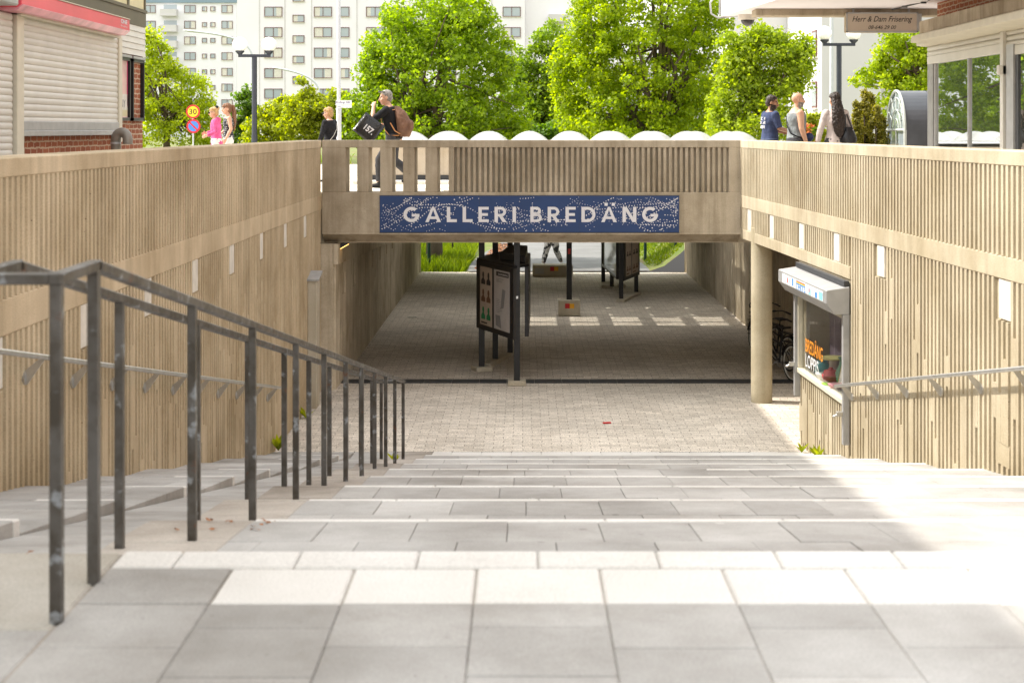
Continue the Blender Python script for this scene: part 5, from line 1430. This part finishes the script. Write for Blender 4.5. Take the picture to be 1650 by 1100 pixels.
def person(label, loc, yaw, h=1.72, lean=0, head_yaw=0, head_pitch=0, build=1.0, female=False,
           arms=None, legs=None, skin='skin', top=None, sleeve=.45, bottom=None, shoes=None, hair=None, beard=None, long_top=0, skirt=None, vest=False, head=1.1):
    s = h/1.75
    root = thing('person', label, 'person', loc, yaw)
    rotL = Matrix.Rotation(-lean, 3, 'X')
    hip = Vector((0,0,.95))
    U = lambda p: hip + rotL @ (Vector(p) - hip)
    K = lambda p: tuple(Vector(p)*s)
    sh = (.165 if female else .185)*(.5+.5*build)
    A = {1: [(.26,.02,1.15),(.27,.06,.90)], -1: [(-.26,.02,1.15),(-.27,.06,.90)]}
    if arms: A.update(arms)
    L = {1: [(.10,.02,.50),(.10,0,.09)], -1: [(-.10,.02,.50),(-.10,0,.09)]}
    if legs: L.update(legs)
    def torso(mb, g=0, z0=.80, z1=1.52, vest=False):
        prof = [(.80,.155,.11),(.88,.17,.122),(.97,.165,.115),(1.08,.145,.105),(1.18,.15,.108),(1.28,.165,.118),(1.36,.172,.115),(1.42,.155,.098),(1.47,.10,.075),(1.51,.058,.06)]
        if female: prof = [(.80,.16,.115),(.88,.175,.125),(.97,.165,.115),(1.08,.13,.10),(1.18,.135,.105),(1.28,.15,.122),(1.36,.155,.108),(1.42,.135,.09),(1.47,.085,.07),(1.51,.052,.055)]
        P = [(z,a*(.4+.6*build)+g,b*build+g) for z,a,b in prof if z0-.001 <= z <= z1]
        mb.tube([K(U((0,-.01 if z > 1.2 else 0,z))) for z,a,b in P], [(a*s,b*s) for z,a,b in P], 18, ref=(1,0,0))
    def arm(mb, side, g=0, upto=2.0, frm=0.0):
        S_, E_, H_ = U((side*sh,-.01,1.415)), U(A[side][0]), U(A[side][1])
        pts = [S_, S_.lerp(E_,.5), E_, E_.lerp(H_,.45), H_]; rr = [.058,.05,.041,.04,.029]
        t = [0,.5,1,1.45,2]; q = []; rq = []
        for i in range(5):
            if t[i] <= upto: q.append(pts[i]); rq.append(rr[i])
            else:
                f = (upto-t[i-1])/(t[i]-t[i-1]); q.append(pts[i-1].lerp(pts[i], f)); rq.append(rr[i-1]*(1-f)+rr[i]*f); break
        bb = .55+.45*build
        mb.tube([K(p) for p in q], [(r*bb+g)*s for r in rq], 12)
        mb.ell(K(S_), ((.06*bb+g)*s,)*3, 12, 8)
        if upto > 1: mb.ell(K(E_), ((.041*bb+g)*s,)*3, 10, 7)
    def hand(mb, side):
        E_, H_ = U(A[side][0]), U(A[side][1]); d = (H_-E_).normalized()
        inn = Vector((-side,0,0)); inn = (inn - d*inn.dot(d)); inn = inn.normalized() if inn.length > .1 else d.orthogonal().normalized()
        w = d.cross(inn).normalized()
        rot = Matrix((w, inn, d)).transposed()
        mb.ell(K(H_ + d*.045), (.04*s,.018*s,.055*s), 10, 8, rot=rot)
        for i in range(4):
            o = -.03+.02*i; ln = (.07,.08,.076,.06)[i]
            p0 = H_ + d*.08 + w*o; p1 = p0 + d*ln*.5 + inn*.012; p2 = p1 + d*ln*.35 + inn*.028
            mb.tube([K(p0), K(p1), K(p2)], [.0105*s,.0095*s,.008*s], 6)
        fwd = 1 if w.y > 0 else -1
        p0 = H_ + d*.03 + w*.03*fwd; p1 = p0 + d*.03 + w*.025*fwd + inn*.012; p2 = p1 + d*.03 + inn*.012
        mb.tube([K(p0), K(p1), K(p2)], [.014*s,.012*s,.009*s], 6)
    def leg(mb, side, g=0, upto=2.0):
        H_, Kn, An = Vector((side*.09,0,.90)), Vector(L[side][0]), Vector(L[side][1])
        pts = [H_, H_.lerp(Kn,.5), Kn, Kn.lerp(An,.35), An]; rr = [.092,.078,.056,.056,.038]
        t = [0,.5,1,1.35,2]; q = []; rq = []
        for i in range(5):
            if t[i] <= upto: q.append(pts[i]); rq.append(rr[i])
            else:
                f = (upto-t[i-1])/(t[i]-t[i-1]); q.append(pts[i-1].lerp(pts[i], f)); rq.append(rr[i-1]*(1-f)+rr[i]*f); break
        mb.tube([K(p) for p in q], [(r*build+g)*s for r in rq], 14)
        mb.ell(K(H_), ((.092*build+g)*s,)*3, 12, 8)
    def foot(mb, side, g=0):
        An = Vector(L[side][1]); Kn = Vector(L[side][0])
        pit = max(-.7, min(.7, (Kn.y-An.y)*.9))
        f = Vector((side*.12, 1, -pit*.6)).normalized(); b = An + Vector((0,-.05,-.05))
        mb.tube([K(b), K(b+f*.06+Vector((0,0,.005))), K(b+f*.17-Vector((0,0,.008))), K(b+f*.23-Vector((0,0,.012)))], [((.036+g)*s,(.042+g)*s),((.04+g)*s,(.045+g)*s),((.045+g)*s,(.028+g)*s),((.03+g)*s,(.018+g)*s)], 12, ref=(1,0,0))
        mb.tube([K(An+Vector((0,-.01,.03))), K(An-Vector((0,0,.04)))], [(.04+g)*s,(.042+g)*s], 10)
    hrot = rotL @ Matrix.Rotation(head_yaw, 3, 'Z') @ Matrix.Rotation(-head_pitch, 3, 'X')
    hc = U((0,.015,1.63)); HK = head
    HP = lambda p: tuple((hc + hrot @ (Vector(p)*HK + Vector((0,0,.012))))*s)
    # body
    mb = MB(); torso(mb)
    for sd in (1,-1): arm(mb, sd); hand(mb, sd); leg(mb, sd); foot(mb, sd)
    mb.tube([K(U((0,-.02,1.44))), K(U((0,-.005,1.53))), HP((0,-.01,-.03))], [.062*s,.054*s,.055*s] if not female else [.052*s,.044*s,.048*s], 14)
    E_ = lambda c, r: mb.ell(HP(c), tuple(x*s*HK for x in r), 18, 12, rot=hrot)
    E_((0,-.012,.035), (.076,.094,.088)); E_((0,.028,-.015), (.062,.07,.085)); E_((0,.045,-.075), (.042,.045,.036)); E_((0,.078,.028),(.045,.02,.014))
    mb.tube([HP((0,.09,.022)), HP((0,.108,-.008)), HP((0,.116,-.022)), HP((0,.098,-.034))], [.009*s,.012*s,.015*s,.012*s], 8)
    E_((0,.088,-.056),(.024,.012,.009))
    for sd in (1,-1): E_((sd*.074,-.008,-.005),(.011,.022,.032)); E_((sd*.042,.06,-.02),(.024,.026,.024))
    me = remeshed(mb, .0085*s, 3)
    o = link('body', me, [M[skin], M['eye'], M['lip']] + ([beard] if beard else []), root, smooth='all')
    ey = [Vector(HP((sd*.031,.088,.008))) for sd in (1,-1)]; mo = Vector(HP((0,.098,-.056)))
    inv = hrot.inverted(); idx = []
    for p in me.polygons:
        c = p.center; m = 0
        l = (inv @ (c/s - hc) - Vector((0,0,.012)))/HK
        if l.y > .03 and -.2 < l.z < .2:
            if min((c-e).length for e in ey) < .0125*s: m = 1
            elif abs(l.z-.033) < .006 and .012 < abs(l.x) < .052 and l.y > .05: m = 1
            elif abs(l.x) < .024 and abs(l.z+.056) < .007 and l.y > .085: m = 2
        if beard and -.14 < l.z < -.012 and abs(l.x) < .09 and l.y > -.01 and m == 0:
            up = -.025 - .35*max(0, l.y-.06) if l.y < .088 else -.045
            if l.z < up: m = 3
        idx.append(m)
    me.polygons.foreach_set('material_index', idx)
    # clothes
    if top:
        mb = MB(); torso(mb, .014, .88 if not long_top else .80, 1.46 if vest else 1.475, vest)
        if long_top: mb.tube([K(U((0,0,.86))), K((0,0,.78-long_top))], [(.185*s,.14*s),(.21*s,.165*s)], 18, ref=(1,0,0))
        if not vest:
            for sd in (1,-1): arm(mb, sd, .015, min(1.93, sleeve*2 if sleeve <= .5 else sleeve*2))
        else:
            for sd in (1,-1): mb.tube([K(U((sd*.075,.06,1.36))), K(U((sd*.085,.0,1.47))), K(U((sd*.075,-.075,1.36)))], [.03*s,.028*s,.035*s], 8)
        me = remeshed(mb, .012*s, 4, (.018*s, .09*s)); link('shirt', me, top, root, smooth='all')
    if bottom:
        mb = MB(); mb.tube([K((0,0,.99)), K((0,0,.90)), K((0,0,.80))], [(.172*build*s,.125*build*s),(.185*build*s,.135*build*s),(.16*s,.12*s)], 18, ref=(1,0,0))
        for sd in (1,-1): leg(mb, sd, .016, 1.93)
        me = remeshed(mb, .013*s, 4, (.016*s, .08*s)); link('trousers', me, bottom, root, smooth='all')
    if skirt:
        mb = MB(); mb.tube([K((0,0,1.0)), K((0,0,.8)), K((0,.0,.42))], [(.16*s,.12*s),(.2*s,.15*s),(.27*s,.22*s)], 20, ref=(1,0,0)); link('skirt', remeshed(mb, .014*s, 3, (.02,.1)), skirt, root, smooth='all')
    if shoes:
        for sd in (1,-1):
            mb = MB(); foot(mb, sd, .008); link('shoe', remeshed(mb, .009*s, 2), shoes, root, smooth='all')
    if hair:
        kind, mat = hair; mb = MB()
        H_ = lambda c, r: mb.ell(HP(c), tuple(x*s*HK for x in r), 18, 12, rot=hrot)
        if kind != 'bald':
            H_((0,-.026,.05), (.083,.094,.087)); H_((0,-.05,.0), (.077,.065,.075)); 
            if kind == 'crop': H_((0,-.008,.096),(.07,.078,.034))
            if kind in ('pony', 'bun', 'long', 'bob'):
                H_((0,.02,.075),(.076,.072,.055)); H_((0,-.055,-.035),(.07,.055,.06))
            if kind == 'pony':
                mb.tube([HP((0,-.1,.07)), HP((0,-.155,.06)), HP((0,-.165,-.06)), HP((0,-.15,-.24)), HP((0,-.13,-.40)), HP((.01,-.12,-.52))], [.03*s,.042*s,.052*s,.055*s,.045*s,.012*s], 10)
            if kind == 'bun': H_((0,-.105,.085),(.045,.042,.045))
            if kind == 'long':
                mb.tube([HP((0,-.05,.06)), HP((0,-.085,-.05)), HP((0,-.125,-.2)), HP((0,-.14,-.38)), HP((.01,-.13,-.52)), HP((.02,-.12,-.6))], [(.075*s,.06*s),(.095*s,.06*s),(.115*s,.062*s),(.12*s,.06*s),(.085*s,.045*s),(.02*s,.02*s)], 14, ref=tuple(hrot @ Vector((1,0,0))))
            me = remeshed(mb, .008*s, 1, (.02*s if kind in ('crop','bun') else .035*s, .022*s if kind != 'long' else .03*s)); link('hair', me, mat, root, smooth='all')
    root['_s'] = s
    return root, (lambda p: Vector(U(p))*s), (lambda p: Vector(HP(p))), (lambda p: Vector(K(p)))

def fabric(name, col, var=.25, scale=10, stripes=None):
    return plain(name, col, .85, 0, var, scale, .2, .15)
def spots(name, a, b, scale, thr=.5):
    m, nt, bs = new_mat(name); tc = nt.nodes.new('ShaderNodeTexCoord').outputs['Object']
    f = ramp(nt, noise(nt, tc, scale, 3, .6), thr-.03, thr+.03); nt.links.new(mixc(nt, f, a, b), bs.inputs['Base Color']); bs.inputs['Roughness'].default_value = .85
    return m
def hairm(name, col):
    m, nt, b = new_mat(name); tc = nt.nodes.new('ShaderNodeTexCoord').outputs['Object']
    f = ramp(nt, noise(nt, tc, 14, 4, .7, (3,3,.5)), .35, .65); nt.links.new(mixc(nt, f, mul(col,.55), mul(col,1.4)), b.inputs['Base Color']); b.inputs['Roughness'].default_value = .5
    bump(nt, b, noise(nt, tc, 60, 3, .6, (3,3,.3)), .5, .01); return m
black = fabric('black_cotton', (.015,.015,.018), .3); denim = fabric('denim', (.06,.08,.14)); navy = fabric('navy_cotton', (.045,.06,.125)); greyv = fabric('grey_vest', (.22,.24,.25)); pinkj = fabric('pink_jacket', (.62,.10,.26), .4, 5); whitec = fabric('white_cotton', (.72,.70,.68), .08); rosec = fabric('pale_blouse', (.58,.50,.48), .1); camo = spots('patterned_trousers', (.03,.03,.03), (.55,.53,.50), 9); dots = spots('dotted_top', (.015,.015,.025), (.7,.7,.7), 38, .60); shoeb = fabric('black_shoe', (.02,.02,.022)); shoew = fabric('white_shoe', (.65,.65,.63)); greyt = fabric('grey_trousers', (.05,.05,.055))
blond = hairm('blond_hair', (.45,.27,.11)); brownh = hairm('brown_hair', (.20,.09,.04)); blackh = hairm('dark_hair', (.03,.018,.014)); greyh = hairm('grey_hair', (.26,.24,.22))
PI = math.pi
# yaw: 0 faces away from the stairs (+y); +90 deg faces left, -90 faces right
pA, U_, HP_, K_ = person('person in a pink hooded jacket with blond bun and dark glasses walking left', (-7.1, 36, DECK), R(100), 1.60, .08, .0, .05, 1.08, True, {1:[(.24,.02,1.16),(.14,.24,1.14)], -1:[(-.25,.0,1.15),(-.2,.22,1.08)]}, {1:[(.1,.16,.5),(.1,.05,.09)], -1:[(-.1,.05,.5),(-.1,-.22,.12)]}, 'skin', pinkj, 1.0, whitec, shoew, ('bun', blond), long_top=.02)
mb = MB()
for sd in (1,-1): mb.tube([HP_((sd*.035,.102,.012)), HP_((sd*.03,.108,.008))], .026, 10)
mb.tube([HP_((-.075,.02,.018)), HP_((-.06,.098,.014)), HP_((.06,.098,.014)), HP_((.075,.02,.018))], .005, 6); mb.build('glasses', M['black_metal'], pA)
mb = MB(); mb.ell(HP_((0,-.085,.11)), (.05,.05,.045), 12, 8); mb.build('hair_tie', black, pA, smooth='all')
mb = MB(); mb.ell(U_((0,-.07,1.45)), (.13,.08,.07), 14, 9); mb.build('hood', pinkj, pA, smooth='all')
pB, U_, HP_, K_ = person('person in a black and white dotted sleeveless top with long brown ponytail', (-7.05, 37.2, DECK), R(110), 1.70, .04, .1, .05, 1.0, True, {1:[(.24,-.02,1.15),(.2,.2,1.02)], -1:[(-.24,-.03,1.15),(-.24,.1,.92)]}, {1:[(.1,-.02,.5),(.1,-.2,.12)], -1:[(-.1,.14,.5),(-.1,.1,.09)]}, 'skin', dots, .3, whitec, shoew, ('pony', brownh), vest=True)
pC, U_, HP_, K_ = person('person with tied blond hair and sunglasses in a black top behind the left parapet', (-4.08, 32.9, DECK), R(62), 1.55, .06, .25, .08, 1.2, True, {1:[(.27,.03,1.15),(.25,.12,.93)], -1:[(-.27,.03,1.15),(-.26,.14,.93)]}, None, 'skin', black, .97, black, shoeb, ('bob', blond), long_top=.06)
mb = MB(); mb.tube([HP_((-.078,.02,.02)), HP_((-.06,.1,.014)), HP_((.06,.1,.014)), HP_((.078,.02,.02))], .006, 6)
for sd in (1,-1): mb.tube([HP_((sd*.034,.104,.012)), HP_((sd*.03,.11,.008))], .025, 10)
mb.build('glasses', M['black_metal'], pC)
mb = MB(); mb.tube([U_((.15,-.12,1.40)), U_((.08,-.15,1.25)), U_((-.05,-.15,1.1)), U_((-.17,-.1,.97))], .006, 6); mb.build('bag_strap', M['plate'], pC)
# man with backpack and shopping bag
pD, U_, HP_, K_ = person('person in a black t-shirt with grey hair holding a hand to his face', (-2.42, 29.15, DECK), R(78), 1.83, .20, .35, -.05, 1.12, False, {1:[(.25,.16,1.18),(.16,.36,1.20)], -1:[(-.25,.26,1.28),(-.06,.25,1.53)]}, {1:[(.1,.30,.52),(.1,.30,.10)], -1:[(-.1,-.04,.52),(-.1,-.36,.24)]}, 'skin', black, .42, greyt, shoeb, ('crop', greyh))
mb = MB(); mb.tube([HP_((-.085,.0,.10)), HP_((-.06,.075,.115)), HP_((.06,.075,.115)), HP_((.085,.0,.10))], .007, 6)
for sd in (1,-1): mb.tube([HP_((sd*.036,.08,.118)), HP_((sd*.034,.086,.112))], .028, 10)
mb.build('sunglasses', M['black_metal'], pD)
fD = Matrix.Rotation(R(78), 3, 'Z')
bp = thing('backpack', 'brown canvas backpack with tan leather straps on the back of the man in black', 'backpack', pD.location - Vector((0,0,.11)), R(78))
canvas = fabric('brown_canvas', (.17,.095,.065), .3, 4); tan = plain('tan_leather', (.50,.22,.07), .5)
mb = MB()
mb.tube([U_((0,-.21,1.00)), U_((0,-.235,1.08)), U_((0,-.25,1.22)), U_((0,-.225,1.38)), U_((0,-.17,1.52)), U_((0,-.13,1.56))], [(.15,.09),(.19,.13),(.19,.14),(.16,.115),(.09,.07),(.03,.03)], 18, ref=(1,0,0))
mb.ell(U_((0,-.36,1.17)), (.13,.06,.12), 14, 9)
link('pack', remeshed(mb, .012, 3, (.03,.07)), canvas, bp, smooth='all')
mb = MB()
for sd in (1,-1):
    mb.tube([U_((sd*.09,-.16,1.50)), U_((sd*.12,-.02,1.50)), U_((sd*.13,.11,1.40)), U_((sd*.155,.10,1.22)), U_((sd*.17,.0,1.06)), U_((sd*.15,-.16,1.03))], [(.03,.008)]*6, 8)
    mb.tube([U_((sd*.19,-.06,1.28)), U_((sd*.195,-.12,1.12)), U_((sd*.19,-.2,1.05))], .011, 6)
mb.build('strap', tan, bp, smooth=True)
bg = thing('shopping_bag', 'glossy black shopping bag with white number held tilted by the man in black', 'bag', at(595, 208, 28.75))
ct = Vector((0, 0, .03)); a = R(-38); ex = Vector((math.cos(a), 0, math.sin(a))); ez = Vector((-math.sin(a), 0, math.cos(a))); ey = Vector((0,1,0))
gb = plain('glossy_black', (.012,.012,.014), .22, 0, .3, 5, .6, .35)
mb = MB(); n = 8; v = []; f = []
for side in (0, 1):
    for j in range(n+1):
        for i in range(n+1):
            u, w = i/n-.5, j/n-.5
            b_ = .055*(1-abs(2*u)**3)*(1-abs(w+.1))*(-1 if side == 0 else 1) + .008*math.sin(i*2.1+j*1.3)
            v.append(ct + ex*(u*.44) + ez*(w*.42-.02) + ey*b_)
    o_ = side*(n+1)**2
    for j in range(n):
        for i in range(n):
            q = (o_+j*(n+1)+i, o_+j*(n+1)+i+1, o_+(j+1)*(n+1)+i+1, o_+(j+1)*(n+1)+i); f.append(q if side == 0 else q[::-1])
N1 = (n+1)**2
for i in range(n):
    f.append((i+1, i, N1+i, N1+i+1)); t = n*(n+1); f.append((t+i, t+i+1, N1+t+i+1, N1+t+i))
    f.append((i*(n+1), (i+1)*(n+1), N1+(i+1)*(n+1), N1+i*(n+1))); f.append(((i+1)*(n+1)+n, i*(n+1)+n, N1+i*(n+1)+n, N1+(i+1)*(n+1)+n))
mb.add(v, f); mb.build('sack', gb, bg, smooth='all')
hp = (Matrix.Translation(pD.location) @ Matrix.Rotation(R(78), 4, 'Z') @ U_((-.26,.27,1.22))) - bg.location
mb = MB()
for o_ in (-.03, .03): mb.tube([ct + ex*-.12 + ez*.19 + ey*o_, hp*.75 + ct*.25 + ey*o_ + ez*.03, hp + ey*o_*.3, hp*.7 + ct*.3 + ey*o_ - ez*.03, ct + ex*.14 + ez*.18 + ey*o_], .009, 6)
mb.build('handle', black, bg, smooth=True)
mb = MB(); add_text(mb, '157.', ex, ez, ct + ex*.03 + ez*-.03 - ey*.066, width=.20, height=.115, thick=.001, offset=.03); mb.build('lettering', M['white_print'], bg)
# three people on the right
pE, U_, HP_, K_ = person('person with dark beard and navy printed t-shirt looking down at his hands', (4.42, 27.75, DECK), R(-72), 1.69, .05, -.55, .18, 1.2, False, {1:[(.25,.06,1.17),(.12,.32,1.14)], -1:[(-.25,.04,1.16),(-.10,.30,1.12)]}, None, 'skin_dark', navy, .48, denim, shoew, ('crop', blackh), beard=blackh)
mb = MB()
for t, z, w in (('NICE', 1.345, .17), ('ONE TWO', 1.27, .2), ('180', 1.19, .15)):
    ba = U_((0,-.161,z)); add_text(mb, t, (-1,0,0), (0,.05,1), ba, width=w, height=.055, thick=.002, offset=.02)
mb.build('print', M['white_print'], pE)
pF, U_, HP_, K_ = person('person with a bald head in a grey vest seen from the side', (4.74, 26.85, DECK), R(-82), 1.72, .02, .0, .0, 1.36, False, {1:[(.27,.0,1.15),(.29,.08,.92)], -1:[(-.27,-.02,1.15),(-.27,.06,.9)]}, None, 'skin', greyv, .3, greyt, shoeb, None, vest=True, beard=greyh)
mb = MB(); mb.tube([U_((-.15,.14,1.46)), U_((-.17,-.03,1.48)), U_((-.06,-.17,1.36)), U_((.05,-.195,1.2)), U_((.17,-.16,1.06)), U_((.24,-.05,1.0)), U_((.24,.08,.98))], [(.014,.006)]*7, 6); mb.build('bag_strap', black, pF)
wb = thing('waist_bag', 'small navy waist bag carried by the bald man', 'bag', pF.location, R(-82)); mb = MB(); mb.ell(U_((.06,.21,1.0)), (.13,.07,.08), 14, 9); mb.build('pouch', navy, wb, smooth='all')
pG, U_, HP_, K_ = person('person with very long wavy dark hair and pale blouse seen from behind', (5.34, 26.5, DECK), R(6), 1.71, .02, .1, .05, 1.05, True, {1:[(.27,.0,1.15),(.32,.06,.9)], -1:[(-.26,.0,1.15),(-.30,.06,.9)]}, None, 'skin', rosec, .95, greyt, shoeb, ('long', blackh), long_top=.06)
sb = thing('shoulder_bag', 'black leather shoulder bag hanging from the right shoulder of the long haired woman', 'bag', pG.location, R(6))
lea = plain('black_leather', (.02,.02,.025), .35, 0, .3, 6)
mb = MB(); mb.tube([U_((.21,-.10,1.18)), U_((.21,-.11,1.10)), U_((.21,-.12,.98)), U_((.21,-.12,.90))], [(.05,.03),(.10,.06),(.14,.085),(.13,.08)], 14, ref=(1,0,0)); link('pouch', remeshed(mb, .012, 2, (.015,.08)), lea, sb, smooth='all')
mb = MB(); mb.tube([U_((.14,-.13,1.14)), U_((.15,-.10,1.36)), U_((.165,-.02,1.47)), U_((.17,.09,1.38)), U_((.23,.02,1.14))], [(.014,.007)]*5, 6); mb.tube([U_((.27,-.13,1.14)), U_((.19,-.1,1.37)), U_((.185,-.02,1.475)), U_((.19,.09,1.38)), U_((.26,.02,1.14))], [(.014,.007)]*5, 6); mb.build('strap', lea, sb)
# person walking on the road beyond the underpass
pH, U_, HP_, K_ = person('person striding along the road beyond the underpass in black and white patterned trousers', (.98, 51.3, FLOOR+.04), R(150), 1.78, .04, 0, 0, 1.4, False, {1:[(.30,.06,1.15),(.34,.16,.9)], -1:[(-.34,-.05,1.17),(-.5,-.08,.94)]}, {1:[(.15,.12,.5),(.24,.16,.09)], -1:[(-.14,-.02,.5),(-.2,-.24,.12)]}, 'skin_dark', black, .97, camo, shoew, ('crop', blackh))
for o in COL.objects:
    if '_s' in o: del o['_s']
# ---------------------------------------------------------------- light and camera
SUN = Vector((-1, .19, 1.28)).normalized()
w = bpy.data.worlds.new('World'); S.world = w; w.use_nodes = True
nt = w.node_tree; bgn = nt.nodes['Background']
sky = nt.nodes.new('ShaderNodeTexSky'); sky.sky_type = 'NISHITA'; sky.sun_disc = False
sky.sun_elevation = math.asin(SUN.z); sky.sun_rotation = math.atan2(SUN.x, SUN.y)
sky.air_density = 3.5; sky.dust_density = 3.0; sky.ozone_density = 3.0; sky.altitude = 50
hs_ = nt.nodes.new('ShaderNodeHueSaturation'); hs_.inputs['Saturation'].default_value = .1; nt.links.new(sky.outputs[0], hs_.inputs['Color']); nt.links.new(hs_.outputs[0], bgn.inputs[0]); bgn.inputs[1].default_value = .15
sl_ = bpy.data.lights.new('sun', 'SUN'); sl_.energy = 2.0; sl_.angle = R(.5); sl_.color = (1, .93, .82)
so = bpy.data.objects.new('sun', sl_); COL.objects.link(so); so.rotation_euler = SUN.to_track_quat('Z', 'Y').to_euler(); so.location = (-20, 10, 30)
cam = bpy.data.cameras.new('camera'); co = bpy.data.objects.new('camera', cam); COL.objects.link(co); S.camera = co
co.rotation_euler = (R(90), 0, 0); cam.sensor_width = 36; cam.lens = 2500/1650*36
cam.shift_x = -17/1650; cam.shift_y = -342/1650; cam.clip_start = .1; cam.clip_end = 3000
cam.dof.use_dof = True; cam.dof.focus_distance = 30; cam.dof.aperture_fstop = 4.2
S.view_settings.view_transform = 'Standard'; S.view_settings.look = 'None'; S.view_settings.gamma = 1; S.view_settings.exposure = 1.54
S.cycles.max_bounces = 8; S.cycles.diffuse_bounces = 5; S.cycles.transparent_max_bounces = 12
S.cycles.use_denoising = True
